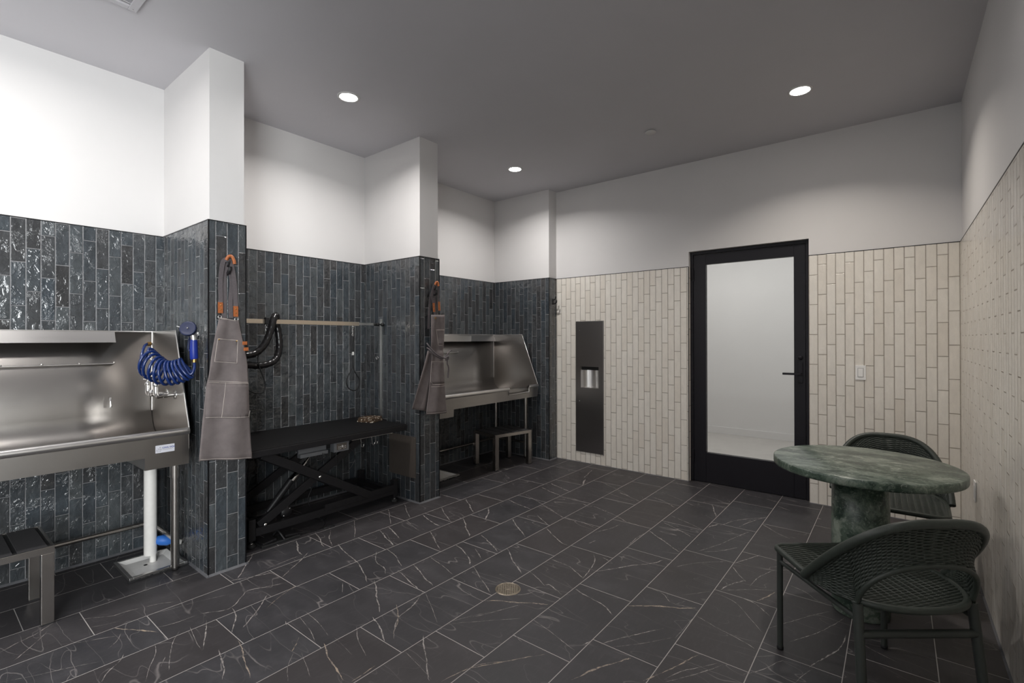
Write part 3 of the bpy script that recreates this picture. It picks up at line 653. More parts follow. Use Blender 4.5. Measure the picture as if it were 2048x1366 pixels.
# ------------------------------------------------------------------ dog washing tubs
def rounded(pts, r=.02): return pts
def make_tub(name, label, yl, yr, box_side, notch_side, sticker):
    """tub spans yl..yr along the left wall; local origin on the floor at the back right corner"""
    t = thing(name, label, 'dog wash tub', (XL, (yl+yr)/2, 0))
    w = (yr-yl)/2; bx = XL
    xb, xr = .022, XF+.0-XL-.0965      # back sheet, front rim (local x)
    xr = -3.20-XL
    zt, zr, zb = 1.415, .856, .717
    # back panel: lower coved deck runs forward into the basin
    mb = MB()
    prof = [(xb, zt), (xb, .90)] + [(xb+.16*(1-cos(a)), .90-.16*sin(a)) for a in [i*pi/16 for i in range(1, 9)]] + [(xr-.06, .735), (xr-.018, .76), (xr-.012, .80), (xr-.012, zr-.02)]
    P = [[(x, y, z) for (x, z) in prof] for y in (-w+.004, -w*.5, 0, w*.5, w-.004)]
    mb.grid(P); mb.build('basin', 'steel', t, solid=.002)
    # top flange folded forward at its upper edge
    mb = MB(); mb.box(xb-.012, xb+.006, -w, w, zt-.004, zt+.004, 0, .001)
    mb.build('top_flange', 'steel_h', t)
    mb = MB()
    if notch_side < 0: a0, a1 = -w, w-.20
    else: a0, a1 = -w, w-.40
    if notch_side < 0:
        mb.add([(xb+.004, a0, zt), (xb+.004, a1, zt), (xb+.012, a1, zt-.003), (xb+.012, a0, zt-.003), (xb+.042, a0, zt-.070), (xb+.042, a1, zt-.070)], [(0, 1, 2, 3), (3, 2, 5, 4)])
        mb.add([(xb+.002, a1, zt-.004), (xb+.012, a1, zt-.003), (xb+.042, a1, zt-.070), (xb+.002, a1, zt-.070)], [(0, 1, 2, 3)])
    else:
        mb.add([(xb+.006, a0, zt-.006), (xb+.006, w, zt-.006), (xb+.030, w, zt-.076), (xb+.030, a0, zt-.076)], [(0, 1, 2, 3)])
        mb.box(xb+.022, xb+.042, w-.98, w-.44, zt-.078, zt-.012, 0, .002); mb.box(xb+.042, xb+.048, w-.98, w-.86, zt-.076, zt-.018, 0, .001)
    mb.build('upper_rail', 'steel_h', t)
    # raised seam line with studs
    mb = MB(); zz = 1.213
    s0, s1 = (-w+.05, w-.20) if notch_side < 0 else (-w+.05, w-.62)
    mb.cyl((xb+.004, s0, zz), (xb+.004, s1, zz), .0045, 8)
    y = s1
    while y > s0: mb.lathe((xb+.006, y, zz+.006), [(.0001, .006), (.006, .003), (.007, 0)], 8, axis='X'); y -= .165
    mb.build('tether_bar', 'steel_h', t)
    # side panels: back edge vertical, front edge sloping down to the rim
    for sgn in (-1, 1):
        y = sgn*w; mb = MB()
        poly = [(xb, .72), (xb, zt), (-3.42-XL, zt), (xr+.002, zr-.01), (xr+.002, .735)]
        mb.prism(poly, 'Y', y-.0015, y+.0015)
        sp = mb.build('side_panel', 'steel', t)
        ed = MB(); ed.tube([(xb, y, zt), (-3.42-XL, y, zt), (xr+.002, y, zr)], .0045, 8); ed.tube([(xb+.002, y-sgn*.003, zt), (xb+.002, y-sgn*.003, .9)], .003, 6)
        ed.build('panel_edge', 'steel_h', sp)
    # front apron with a drop box at one end; stepped down where the dog climbs in
    if notch_side > 0: nt0, nt1 = w-.52, w-.165
    else: nt0, nt1 = -w+.17, -w+.52
    nz = .777
    bxa, bxb = (-w, -w+.20) if box_side < 0 else (w-.21, w)
    zbx = .650
    def low(y): return zbx if bxa <= y <= bxb else zb
    mb = MB()
    top = [(-w, zr), (nt0, zr), (nt0, nz), (nt1, nz), (nt1, zr), (w, zr)]
    if box_side < 0: bot = [(w, zb), (bxb, zb), (bxb, zbx), (-w, zbx)]
    else: bot = [(w, zbx), (bxa, zbx), (bxa, zb), (-w, zb)]
    poly = top+bot
    n = len(poly); x0, x1 = xr-.0135, xr
    mb.add([(x1, p[0], p[1]) for p in poly]+[(x0, p[0], p[1]) for p in poly], [tuple(range(n)), tuple(range(n, 2*n))[::-1]]+[(i, (i+1) % n, n+(i+1) % n, n+i) for i in range(n)])
    # underside of the basin and body of the drop box
    mb.box(.05, x0, -w+.004, w-.004, zb, zb+.006)
    mb.box(.30, x0, bxa+.002, bxb-.002, zbx, zb)
    ap = mb.build('front_apron', 'steel', t)
    rim = MB()
    def roll(a, b, z): rim.tube([(xr-.003, a, z-.018), (xr-.003, b, z-.018)], .0195, 14)
    roll(-w-.001, nt0, zr); roll(nt1, w+.001, zr)
    rim.tube([(xr, nt0, zr-.03), (xr, nt0, nz), (xr, nt1, nz), (xr, nt1, zr-.03)], .007, 8)
    rim.build('front_rim', 'steel_h', t)
    # legs and cross pipes
    for yy, flip in ((w-.022, 1), (-w+.022, -1)):
        for xx in (-3.353-XL, .075):
            lg = MB(); lg.cyl((xx, yy, .02), (xx, yy, zb if flip*box_side < 0 else zbx), .0215, 18)
            L = lg.build('leg', 'steel_tube', t)
            zt2 = (zb if flip*box_side < 0 else zbx)
            MB().cyl((xx, yy, zt2-.10), (xx, yy, zt2-.0005), .026, 18).build('leg_socket', 'steel_tube', L)
            MB().lathe((xx, yy, 0), [(.0001, .0), (.015, .0), (.018, .012), (.0195, .03)], 16).build('foot', 'steel_tube', L)
    mb = MB(); mb.cyl((.075, -w+.03, .178), (.075, w-.03, .178), .015, 12); mb.build('cross_pipe', 'steel_tube', t)
    mb = MB()
    for yy in (-w+.022, w-.022): mb.cyl((.085, yy, .178), (-3.36-XL, yy, .178), .013, 12)
    pieces(mb, 'side_pipe', 'steel_tube', t)
    if sticker:
        st = MB(); y0, y1, z0, z1 = .881-(yl+yr)/2, .971-(yl+yr)/2, .7355, .7775
        st.box(xr+.0002, xr+.0012, y0, y1, z0, z1); stk = st.build('sticker', 'sticker', t)
        stk['label'] = 'silver sticker reading COOL DOG'
        def txt(s, y, z, size, mat):
            cu = bpy.data.curves.new('lettering', 'FONT'); cu.body = s; cu.size = size; cu.extrude = 0.0001; cu.offset = 0.00035
            tmp = bpy.data.objects.new('tmp', cu); COL.objects.link(tmp)
            dg = bpy.context.evaluated_depsgraph_get(); me = bpy.data.meshes.new_from_object(tmp.evaluated_get(dg))
            bpy.data.objects.remove(tmp); me.materials.clear(); me.materials.append(MT[mat])
            me.transform(Matrix(((0, 0, 1, xr+.0016), (1, 0, 0, y), (0, 1, 0, z), (0, 0, 0, 1))))
            o = bpy.data.objects.new('lettering', me); COL.objects.link(o); o.parent = stk
        txt('COOL DOG', y0+.031, z0+.0225, .0112, 'ink')
        mb = MB(); X = xr+.0016
        def ln(pts, r=.00045): mb.tube([(X, y0+a, z0+b) for a, b in pts], r, 5)
        # little drawing of a dog in a tub and the two lines of small print
        ln([(.005, .018), (.006, .010), (.024, .010), (.027, .018)]); ln([(.004, .018), (.029, .018)]); ln([(.007, .010), (.007, .007)]); ln([(.022, .010), (.023, .007)])
        ln([(.014, .019), (.016, .026), (.020, .029), (.026, .027), (.024, .022), (.022, .019)]); ln([(.020, .029), (.021, .033), (.023, .030)], .0006); ln([(.012, .024), (.010, .027)])
        for i in range(9): ln([(.0315+i*.006, .0178), (.0345+i*.006, .0178)], .0007)
        for i in range(7): ln([(.036+i*.006, .0140), (.0395+i*.006, .0140)], .0004)
        mb.build('small_print', 'ink_d', stk)
    return t
tubA = make_tub('dog_wash_tub', 'near stainless steel dog washing tub on the left, bearing a COOL DOG sticker', -.48, 1.043, 1, -1, True)
tubB = make_tub('dog_wash_tub', 'far stainless steel dog washing tub with a stepped notch, behind the folded apron', 2.975, 4.503, -1, 1, False)
# soap hook and small stud inside the near tub
mb = MB(); mb.cyl((.024, -.0, 1.0), (.045, 0, 1.0), .006, 10); mb.tube([(.045, 0, 1.0), (.052, 0, .99), (.052, 0, .945)], .006, 10)
mb.lathe((.052, 0, .943), [(.0001, -.002), (.009, 0), (.009, .006), (.0001, .008)], 12)
o = shift(mb, (0, .82-(-.48+1.043)/2, 0)).build('wall_hook', 'chrome', tubA)

# faucet on the near tub's right side panel with riser
fc = thing('tub_faucet', 'chrome two-valve faucet with a riser pipe on the side panel of the near tub', 'faucet', (-3.47, .945, 1.03))
mb = MB()
for dx in (.05, -.10):
    mb.lathe((dx, .097, 0), [(.0001, -.004), (.026, -.004), (.028, -.001), (.028, .0)], 20, axis='Y')
pieces(mb, 'flange', 'chrome', fc)
mb = MB()
for dx in (.05, -.10):
    mb.cyl((dx, .095, 0), (dx, .03, 0), .009, 12); mb.cyl((dx, .055, 0), (dx, .035, 0), .016, 6)
    mb.tube(smooth_path([(dx, .03, 0), (dx, .006, 0), (dx, 0, .02), (dx, 0, .06)], 4), .014, 12)
mb.cyl((-.11, 0, .012), (.06, 0, .012), .0125, 14); mb.lathe((-.025, 0, .012), [(.0001, -.02), (.018, -.018), (.02, .0), (.018, .02), (.0001, .022)], 18)
mb.build('faucet_body', 'chrome', fc)
for dx in (.05, -.10):
    mb = MB(); mb.lathe((dx, 0, .055), [(.015, 0), (.018, .006), (.018, .016), (.010, .024), (.006, .04), (.0001, .041)], 18)
    mb.bar((dx-.035, -.012, .094), (dx+.012, .004, .09), .012, .006, bev=.002); mb.build('valve_lever', 'chrome', fc)
mb = MB(); mb.cyl((-.025, 0, .02), (-.025, 0, .30), .0095, 12); mb.lathe((-.025, 0, .20), [(.010, 0), (.015, .004), (.015, .02), (.010, .024)], 12); mb.tube(smooth_path([(-.025, 0, .29), (-.025, -.004, .305), (-.025, -.02, .308)], 4), .0095, 12)
mb.build('riser_pipe', 'steel_tube', fc)
# coiled hose
hs = thing('coiled_hose', 'coiled glossy blue hose looping from the faucet riser to the sprayer', 'hose', (-3.30, .97, 1.18))
ax = smooth_path([(-3.40, .895, 1.235), (-3.355, .915, 1.205), (-3.31, .945, 1.178), (-3.27, .975, 1.172), (-3.23, 1.005, 1.182), (-3.195, 1.03, 1.20)], 40)
P = []; turns = 10; n = len(ax)
for i, c in enumerate(ax):
    t = (ax[min(i+1, n-1)]-ax[max(i-1, 0)]).normalized(); s = t.cross(Vector((0, 0, 1))).normalized(); u = s.cross(t)
    fr = i/(n-1); a = 2*pi*turns*fr+pi*.5; rr = .073-.010*fr
    lean = t*(-.028*sin(a)*(1-fr*.5))
    sq = .55 if fr > .55 else .8
    P.append(c+s*cos(a)*rr*sq+u*sin(a)*rr+lean)
start = smooth_path([(-3.495, .922, 1.336), (-3.47, .90, 1.32), (-3.43, .875, 1.255), (-3.42, .875, 1.20), P[0]], 6)
end = smooth_path([P[-1], (-3.185, 1.04, 1.165), (-3.18, 1.062, 1.19), (-3.195, 1.068, 1.236)], 6)
path = start[:-1]+P+end[1:]
shift(MB().tube(path, .0078, 10), (3.30, -.97, -1.18)).build('hose_tube', 'blue_hose', hs)
mb = MB(); mb.cyl((-3.4953, .9225, 1.336), (-3.4948, .940, 1.337), .013, 10); shift(mb, (3.30, -.97, -1.18)).build('hose_fitting', 'brass', hs)
# sprayer
spy = thing('dog_sprayer', 'blue handled dog shower sprayer with a round navy head hanging beside the near tub', 'sprayer', (-3.2, 1.065, 1.25))
A = Vector((0.004, 0, 0)); 
mb = MB(); mb.tube([(.005, .003, -.02), (.005, .003, 0)], .0125, 8); mb.build('hose_coupling', 'brass', spy)
mb = MB(); mb.tube([(.005, .003, 0), (.005, .002, .006), (.006, 0, .05), (.010, -.002, .10), (.012, -.002, .112)], [.019, .021, .0205, .019, .017], 18); mb.build('handle_grip', 'blue', spy)
mb = MB(); mb.tube(smooth_path([(.012, -.002, .11), (.012, -.004, .13), (.006, -.012, .152), (.012, -.028, .168)], 5), .0155, 14)
mb.lathe((-.012, -.01, .148), [(.0001, -.01), (.012, -.008), (.012, .012)], 12, axis='X'); mb.build('spray_neck', 'steel_h', spy)
mb = MB(); hd = MB().lathe((0, 0, 0), [(.0001, .004), (.020, .002), (.034, .004), (.042, .006), (.044, .0), (.040, -.022), (.018, -.03), (.0001, -.03)], 32)
R = Matrix.Rotation(radians(-22), 3, 'Z') @ Matrix.Rotation(radians(58), 3, 'Y') @ Matrix.Rotation(radians(10), 3, 'X')
dirv = (Vector((0, 0, 1.45))-Vector((-3.19, 1.04, 1.43))); dirv = Vector((0.72, -.62, .33)).normalized()
R = dirv.to_track_quat('Z', 'Y').to_matrix()
hd.v = [tuple(R @ Vector(p)+Vector((.018, -.034, .176))) for p in hd.v]; head = hd.build('spray_head', 'navy', spy)
nb = MB().lathe((0, 0, 0), [(.0001, .010), (.005, .008), (.006, .004)], 12); nb.v = [tuple(R @ Vector(p)+Vector((.018, -.034, .176))) for p in nb.v]; nb.build('centre_screw', 'zinc', head)
mb = MB(); mb.tube(smooth_path([(-.004, -.006, .135), (-.03, -.012, .11), (-.035, -.014, .06), (-.022, -.01, .045)], 5), .006, 8); mb.build('trigger', 'navy', spy)
# wall hook holding it
hk = thing('sprayer_hook', 'thin steel hook arm on the dark tiled pier holding the blue sprayer', 'hook', (-3.26, Y1A-.001, 1.39))
mb = MB(); mb.lathe((0, 0, 0), [(.0001, -.006), (.016, -.005), (.018, 0)], 16, axis='Y'); mb.tube(smooth_path([(0, -.004, 0), (.0, -.02, .004), (-.06, -.035, .02), (-.14, -.045, .047)], 5), .004, 8); mb.cyl((-.14, -.045, .047), (-.15, -.06, .053), .005, 8)
mb.tube([(0, -.02, .004), (.04, -.04, .012)], .004, 8); mb.build('hook_arm', 'zinc', hk)

# basins in the floor with their pipes
def basin(name, label, x0, x1, y0, y1):
    t = thing(name, label, 'floor basin', ((x0+x1)/2, (y0+y1)/2, 0)); a, b = (x1-x0)/2, (y1-y0)/2
    mb = MB(); r = .018; z = .022
    for (p, q, c, d) in ((-a, a, -b, -b+r), (-a, a, b-r, b), (-a, -a+r, -b+r, b-r), (a-r, a, -b+r, b-r)): mb.box(p, q, c, d, 0.0005, z, 0, .002)
    mb.build('basin_rim', 'basin_rim', t)
    mb = MB(); i = r; dd = .03
    o = [(-a+i, -b+i, z-.003), (a-i, -b+i, z-.003), (a-i, b-i, z-.003), (-a+i, b-i, z-.003)]; n = [(-a+i+dd, -b+i+dd, .0035), (a-i-dd, -b+i+dd, .0035), (a-i-dd, b-i-dd, .0035), (-a+i+dd, b-i-dd, .0035)]
    mb.add(o+n, [(4, 5, 6, 7)]+[(k, (k+1) % 4, 4+(k+1) % 4, 4+k) for k in range(4)]); mb.build('basin_bowl', 'basin', t)
    MB().lathe((-.02, -.02, .0048), [(.0001, 0), (.010, 0), (.010, -.001)], 14).build('drain_hole', 'gap', t)
    mb = MB(); rr = random.Random(5)
    for kk in range(26):
        y = -b+(2*b)*kk/25; mb.box(a-.001, a+.004+rr.random()*.006, y-.007, y+.007, .0005, .004+rr.random()*.006)
    mb.build('rough_grout', 'rubber', t)
    return t
basin('floor_basin', 'white floor basin with steel rim under the near tub, thick pipe above it', -3.70, -3.375, .808, 1.093)
basin('floor_basin', 'white floor basin partly hidden behind the second pier, under the far tub', -3.73, -3.42, 3.12, 3.475)
pp = thing('drain_pipe', 'thick white vertical drain pipe hanging from the near tub into the floor basin', 'pipe', (-3.56, .955, .06))
mb = MB(); mb.cyl((0, 0, 0), (0, 0, .562), .033, 24); mb.build('pipe_body', 'pvc', pp)
MB().lathe((0, 0, .565), [(.034, -.03), (.040, -.028), (.040, .02), (.034, .022)], 24).build('pipe_collar', 'steel_tube', pp)
pp = thing('wall_pipe', 'thin white elbow pipe with a blue rubber boot entering the near floor basin', 'pipe', (-3.53, 1.0, .0))
mb = MB(); mb.cyl((-.045, -.028, .006), (-.045, -.028, .085), .0165, 16)
mb.tube(smooth_path([(-.045, -.028, .08), (-.045, -.028, .118), (-.036, -.018, .135), (-.02, -.004, .135)], 5), .021, 16)
mb.cyl((-.01, .005, .128), (.012, .105, .097), .015, 16); mb.build('pipe_body', 'pvc', pp)
mb = MB(); mb.tube([(-.03, -.012, .137), (-.012, .004, .134), (.0, .04, .122), (.004, .058, .115)], [.022, .030, .028, .016], 18); b_ = mb.build('rubber_boot', 'blue_cap', pp); b_['label'] = 'blue rubber boot'

# step stools
def make_stool(label, loc, rz):
    t = thing('step_stool', label, 'step stool', loc, rz, 'step stools at the wash tubs')
    hx, hy, H = .20, .25, .372; lw = .046
    mb = MB()
    for sx in (-1, 1): mb.box(sx*hx-sx*.006-.006, sx*hx-sx*.006+.006, -hy, hy, H-.032, H, 0, .001)
    for sy in (-1, 1): mb.box(-hx+.012, hx-.012, sy*hy-sy*.006-.006, sy*hy-sy*.006+.006, H-.032, H, 0, .001)
    mb.build('top_frame', 'steel_tube', t)
    mb = MB(); nsl = 4; ww = (2*hy-.03)/nsl
    for i in range(nsl):
        y = -hy+.014+i*ww; mb.box(-hx+.012, hx-.012, y+.008, y+ww-.008, H-.012, H+.0015, 0, .001)
    tr = mb.build('grit_tread', 'grit', t)
    MB().box(-hx+.012, hx-.012, -hy+.012, hy-.012, H-.014, H-.004).build('tread_plate', 'rubber', t)
    for sx in (-1, 1):
        for sy in (-1, 1):
            x, y = sx*(hx-lw/2-.001), sy*(hy-lw/2-.001)
            lg = MB().box(x-lw/2, x+lw/2, y-lw/2, y+lw/2, .006, H-.032, 0, .0015).build('leg', 'steel_tube', t)
            MB().box(x-lw/2+.001, x+lw/2-.001, y-lw/2+.001, y+lw/2-.001, .0003, .006).build('foot_cap', 'rubber', lg)
    return t
make_stool('low steel step stool with black treads at the near tub, cut off at left', (-3.385, .222, 0), 0.0)
make_stool('low steel step stool with black grit treads standing under the far tub', (-3.39, 4.108, 0), radians(-12.3))

# ------------------------------------------------------------------ grooming table
gt = thing('grooming_table', 'black electric scissor-lift dog grooming table against the dark tiled bay', 'grooming table', (-3.54, 2.01, 0))
def G(mb): return shift(mb, (3.54, -2.01, 0))
TY0, TY1, TX0, TX1 = 1.37, 2.635, XL+.012, -3.20
mb = MB(); mb.box(TX0, TX1, TY0, TY1, .607, .652, 0, .006); G(mb).build('tabletop', 'black', gt)
mb = MB(); mb.box(TX0+.004, TX1-.004, TY0+.004, TY1-.004, .6515, .6560, 0, .002); G(mb).build('rubber_mat', 'mat_top', gt)
fy0, fy1, fxf, fxb = 1.437, 2.594, -3.32, -3.80
mb = MB()
for x in (fxf, fxb): mb.box(x-.02, x+.02, fy0+.025, fy1-.02, .070, .122, 0, .002)
for y in (fy0+.03, fy1-.03): mb.box(fxb, fxf, y-.02, y+.02, .072, .118, 0, .002)
mb.box(fxf-.001, fxf+.024, 1.95, fy1-.02, .10, .148, 0, .002)
G(mb).build('base_frame', 'black', gt)
for x in (fxf, fxb):
    for y in (fy0, fy1):
        lg = G(MB().box(x-.022, x+.022, y-.022, y+.022, .045, .185, 0, .003)).build('leg', 'black', gt)
        G(MB().lathe((x, y, 0), [(.0001, .0003), (.030, .0003), (.032, .006), (.026, .018), (.012, .026), (.011, .05)], 20)).build('foot', 'rubber', lg)
        G(MB().lathe((x, y, .026), [(.0001, .006), (.012, .004), (.014, .0)], 14)).build('foot_cap', 'chrome', lg)
for x, s in ((-3.30, 0), (-3.74, 0)):
    mb = MB(); mb.bar((x, 1.50, .60), (x, 2.33, .125), .026, .058, bev=.003); G(mb).build('scissor_arm', 'black', gt)
    mb = MB(); mb.bar((x-.032, 1.49, .125), (x-.032, 2.31, .60), .026, .058, bev=.003); G(mb).build('scissor_arm', 'black', gt)
mb = MB()
for y, z in ((1.905, .365), (1.515, .135)):
    mb.lathe((-3.287, y, z), [(.0001, .006), (.010, .005), (.012, 0), (.013, -.004)], 14, axis='X')
pieces(G(mb), 'pivot_bolt', 'chrome', gt)
mb = MB(); mb.cyl((-3.76, 1.905, .362), (-3.30, 1.905, .362), .014, 12); mb.cyl((-3.76, 1.52, .135), (-3.34, 1.52, .135), .014, 12); mb.cyl((-3.76, 2.31, .592), (-3.34, 2.31, .592), .014, 12); mb.box(-3.76, -3.30, 1.50, 1.54, .57, .607); mb.box(-3.76, -3.30, 2.28, 2.32, .59, .607)
pieces(G(mb), 'cross_rod', 'black', gt)
mb = MB(); mb.tube([(-3.44, 1.60, .16), (-3.44, 1.79, .37)], .024, 14); G(mb).build('actuator_body', 'black', gt)
mb = MB(); mb.tube([(-3.42, 1.765, .345), (-3.42, 1.805, .388)], .026, 18); mb.tube([(-3.42, 1.80, .385), (-3.42, 1.87, .46)], .014, 16); mb.tube([(-3.42, 1.87, .46), (-3.42, 1.90, .50), (-3.42, 1.915, .50)], .008, 10); G(mb).build('actuator_rod', 'chrome', gt)
mb = MB(); mb.lathe((-3.40, 1.70, .15), [(.0001, .035), (.036, .033), (.040, .026), (.040, -.06), (.0001, -.06)], 28, axis='X'); mo = G(mb).build('motor', 'black', gt)
mb = MB()
for a in (.8, 3.9): mb.lathe((-3.366, 1.70+.030*cos(a), .15+.030*sin(a)), [(.0001, .003), (.0045, .002), (.005, 0)], 10, axis='X')
pieces(G(mb), 'motor_screw', 'zinc', mo)
ob = G(MB().box(-3.29, -3.235, 1.985, 2.108, .532, .607, 0, .003)).build('outlet_box', 'caster', gt)
mb = MB(); mb.box(-3.236, -3.231, 2.005, 2.088, .546, .593, 0, .002); fp = G(mb).build('outlet_face', 'panelm', ob)
mb = MB()
for yy in (2.022, 2.036, 2.062, 2.076):
    mb.box(-3.2312, -3.2300, yy-.0012, yy+.0012, .564, .573); mb.box(-3.2312, -3.23, yy-.002, yy+.002, .553, .557)
mb.box(-3.2312, -3.2295, 2.046, 2.053, .562, .578); pieces(G(mb), 'socket_slot', 'plate', fp)
cb = MB(); cb.box(-3.31, -3.29, 1.745, 1.955, .555, .607, 0, .002); cb.box(-3.31, -3.265, 1.745, 1.955, .530, .555, 0, .002); G(cb).build('control_bracket', 'caster', gt)
mb = MB(); rr = random.Random(8)
for i in range(5):
    c = Vector((-3.275, 1.885+.012*i, .527)); mb.tube([c+Vector((.01*cos(a), .03*cos(a), .022*sin(a)-.004*i)) for a in [j*2*pi/14 for j in range(14)]], .0028, 6, closed=True)
G(mb).build('cord_bundle', 'cable', gt)
mb = MB(); mb.tube(smooth_path([(-3.26, 2.11, .56), (-3.25, 2.16, .50), (-3.26, 2.17, .43), (-3.27, 2.11, .36), (-3.28, 2.05, .39), (-3.28, 2.03, .47), (-3.28, 2.03, .53)], 6), .0028, 6)
mb.tube(smooth_path([(-3.36, 1.74, .13), (-3.36, 1.82, .10), (-3.38, 1.93, .06), (-3.30, 1.95, .02), (-3.24, 1.90, .004), (-3.22, 1.98, .004), (-3.26, 1.95, .004), (-3.25, 1.84, .004), (-3.28, 1.70, .02)], 6), .003, 6)
mb.tube(smooth_path([(-3.50, 1.90, .36), (-3.50, 1.96, .25), (-3.50, 1.93, .14), (-3.48, 1.99, .01), (-3.42, 2.03, .004), (-3.40, 1.98, .004), (-3.5, 1.96, .004)], 6), .003, 6)
G(mb).build('power_cord', 'cable', gt)
mb = MB(); mb.cyl((-3.262, 2.15, .594), (-3.262, 2.53, .594), .0045, 10)
for y in (2.155, 2.52): mb.box(-3.27, -3.255, y-.006, y+.006, .590, .609)
G(mb).build('hook_rail', 'steel_h', gt)
def shook(y, label, r=0):
    t = thing('s_hook', label, 'hook', (-3.262, y, .594), r, 'steel hooks on the rail under the grooming table')
    P = [(0, 0, .0068)]+[(0, -.012*sin(a)*.6, -.004+.0095*cos(a)) for a in (.6, 1.2)]+[(0, -.004, -.02), (0, -.002, -.04), (0, -.001, -.058), (0, .008, -.068), (0, .018, -.064), (0, .022, -.052), (0, .021, -.044)]
    MB().tube(smooth_path(P, 5), .0024, 8).build('hook_wire', 'chrome', t)
shook(2.235, 'steel hook hanging apart, nearest the outlet box under the table'); shook(2.335, 'left steel hook of the close pair on the rail under the table'); shook(2.368, 'right steel hook of the close pair, nearest the end of its rail', .3)
fpd = thing('foot_pedal', 'black foot pedal unit on the floor under the left end of the grooming table', 'foot pedal', (-3.29, 1.60, 0))
mb = MB(); mb.box(-.055, .055, -.13, .13, .0005, .016, 0, .004); mb.build('pedal_base', 'rubber', fpd)
for y in (-.075, .075):
    mb = MB(); mb.box(-.045, .045, y-.045, y+.045, .020, .034, 0, .004, Matrix.Rotation(radians(6 if y < 0 else -6), 3, 'X')); mb.build('pedal', 'black', fpd)
mb = MB(); mb.tube(smooth_path([(-.05, -.02, .016), (-.02, 0, .062), (.02, 0, .062), (.05, .02, .016)], 4), .007, 8); mb.build('carry_handle', 'black', fpd)
cl = MB()
def sup(a, n): return (abs(cos(a))**(2/n)*(1 if cos(a) >= 0 else -1), abs(sin(a))**(2/n)*(1 if sin(a) >= 0 else -1))
rr = random.Random(4)
for lay in range(3):
    z0 = .0005+lay*.0115; sc = 1-.05*lay; P = []
    for j in range(7):
        q = [(1, 0), (1, .004), (.99, .009), (.8, .0115), (.5, .0125), (.2, .0125), (.01, .012)][j]; row = []
        for i in range(33):
            a = i*2*pi/32; s_ = sup(a, 5); row.append(((.085*sc*q[0]+.002*sin(5*a+lay))*s_[0], (.095*sc*q[0]+.002*sin(7*a))*s_[1], z0+q[1]+.0012*sin(3*a+lay*2)))
        P.append(row)
    cl.grid(P)
o = cl.build('folded_cloth', 'leopard'); o.location = (-3.585, 2.545, .6562); o.rotation_euler = (0, 0, .35)
tag(o, 'folded brown and white spotted cloth lying on the grooming table', 'cloth')

o = thing('splash_panel', 'flat bronze coloured metal panel fixed low on the side of the second pier', 'wall panel', (-3.326, Y2A-.0015, .372))
MB().box(-.176, .176, -.004, 0, -.173, .173, 0, .0015).build('panel_sheet', 'panelm', o)
mb = MB()
for sx in (-1, 1):
    for sz in (-1, 1): mb.lathe((sx*.165, -.0045, sz*.162), [(.0001, -.001), (.003, -.0005), (.0035, 0)], 8, axis='Y')
pieces(mb, 'panel_screw', 'steel_d', o)

# ------------------------------------------------------------------ overhead grooming bar, post, ring
gb = thing('grooming_bar', 'long horizontal tan rail across the grooming bay with a steel end and black clamp knobs', 'rail', (-3.60, 2.0, 1.494))
MB().box(-.006, .006, Y1B-2.0+.001, .443, -.016, .016, 0, .001).build('rail', 'bar', gb)
MB().box(-.005, .005, .443, .60, -.010, .011, 0, .001).build('steel_end', 'steel_h', gb)
mb = MB(); mb.lathe((0, .59, 0), [(.0001, 0), (.012, .001), (.013, .02), (.008, .03)], 14, axis='Y'); mb.lathe((.0, .635, 0), [(.0001, -.016), (.013, -.012), (.016, 0), (.013, .012), (.0001, .016)], 14, axis='Y'); mb.cyl((0, .61, 0), (0, .6855, 0), .005, 8)
mb.lathe((.03, .662, -.002), [(.0001, -.016), (.013, -.012), (.016, 0), (.013, .012), (.0001, .016)], 14, axis='X'); mb.cyl((0, .662, 0), (.03, .662, 0), .006, 8)
pieces(mb, 'clamp_knob', 'rubber', gb)
ps = thing('upright_track', 'narrow vertical steel track on the dark tiles beside the grooming bay corner', 'rail', (-3.622, Y2A-.001, 1.1))
MB().box(-.016, .016, -.004, 0, -.436, .446, 0, .001).build('track', 'steel_h', ps)
rg = bpy.data.objects.new('tie_ring', None); COL.objects.link(rg); rg.parent = ps; rg.location = (-.038, -.0035, .097)
mb = MB(); mb.tube([(.014*cos(a), -.012, .014*sin(a)) for a in [j*2*pi/20 for j in range(20)]], .0035, 8, closed=True); mb.build('ring', 'chrome', rg)
mb = MB(); mb.lathe((0, 0, .0), [(.0001, -.01), (.006, -.009), (.010, 0)], 12, axis='Y'); mb.build('ring_base', 'chrome', rg)

# grooming loops
def loop(name, label, pts, chain, grp):
    t = thing(name, label, 'leash', pts[0])
    o = V3(pts[0]); mb = MB()
    mb.tube(smooth_path([V3(p)-o for p in pts], 6), .0042, 8); mb.build('cord', 'cable', t)
    mb = MB()
    for i in range(5):
        c = V3(chain)-o+Vector((0, 0, -.018*i)); ax = i % 2
        mb.tube([c+Vector((.006*cos(a)*(ax), .006*cos(a)*(1-ax), .012*sin(a))) for a in [j*2*pi/12 for j in range(12)]], .0024, 6, closed=True)
    mb.build('chain_clip', 'chrome', t)
    return t
t = loop('grooming_loop', 'black cord grooming loop hanging near the steel end of the tan rail', [(-3.6, 2.385, 1.385), (-3.6, 2.377, 1.27), (-3.6, 2.382, 1.14), (-3.6, 2.335, 1.05), (-3.6, 2.322, 1.0), (-3.6, 2.35, .948), (-3.6, 2.404, .93), (-3.6, 2.445, .975), (-3.6, 2.443, 1.03), (-3.6, 2.404, 1.085), (-3.6, 2.384, 1.15)], (-3.6, 2.382, 1.470), 'g')
MB().box(-.006, .006, -.010, .006, -.155, -.128, 0, .001).build('slider', 'plate', t)
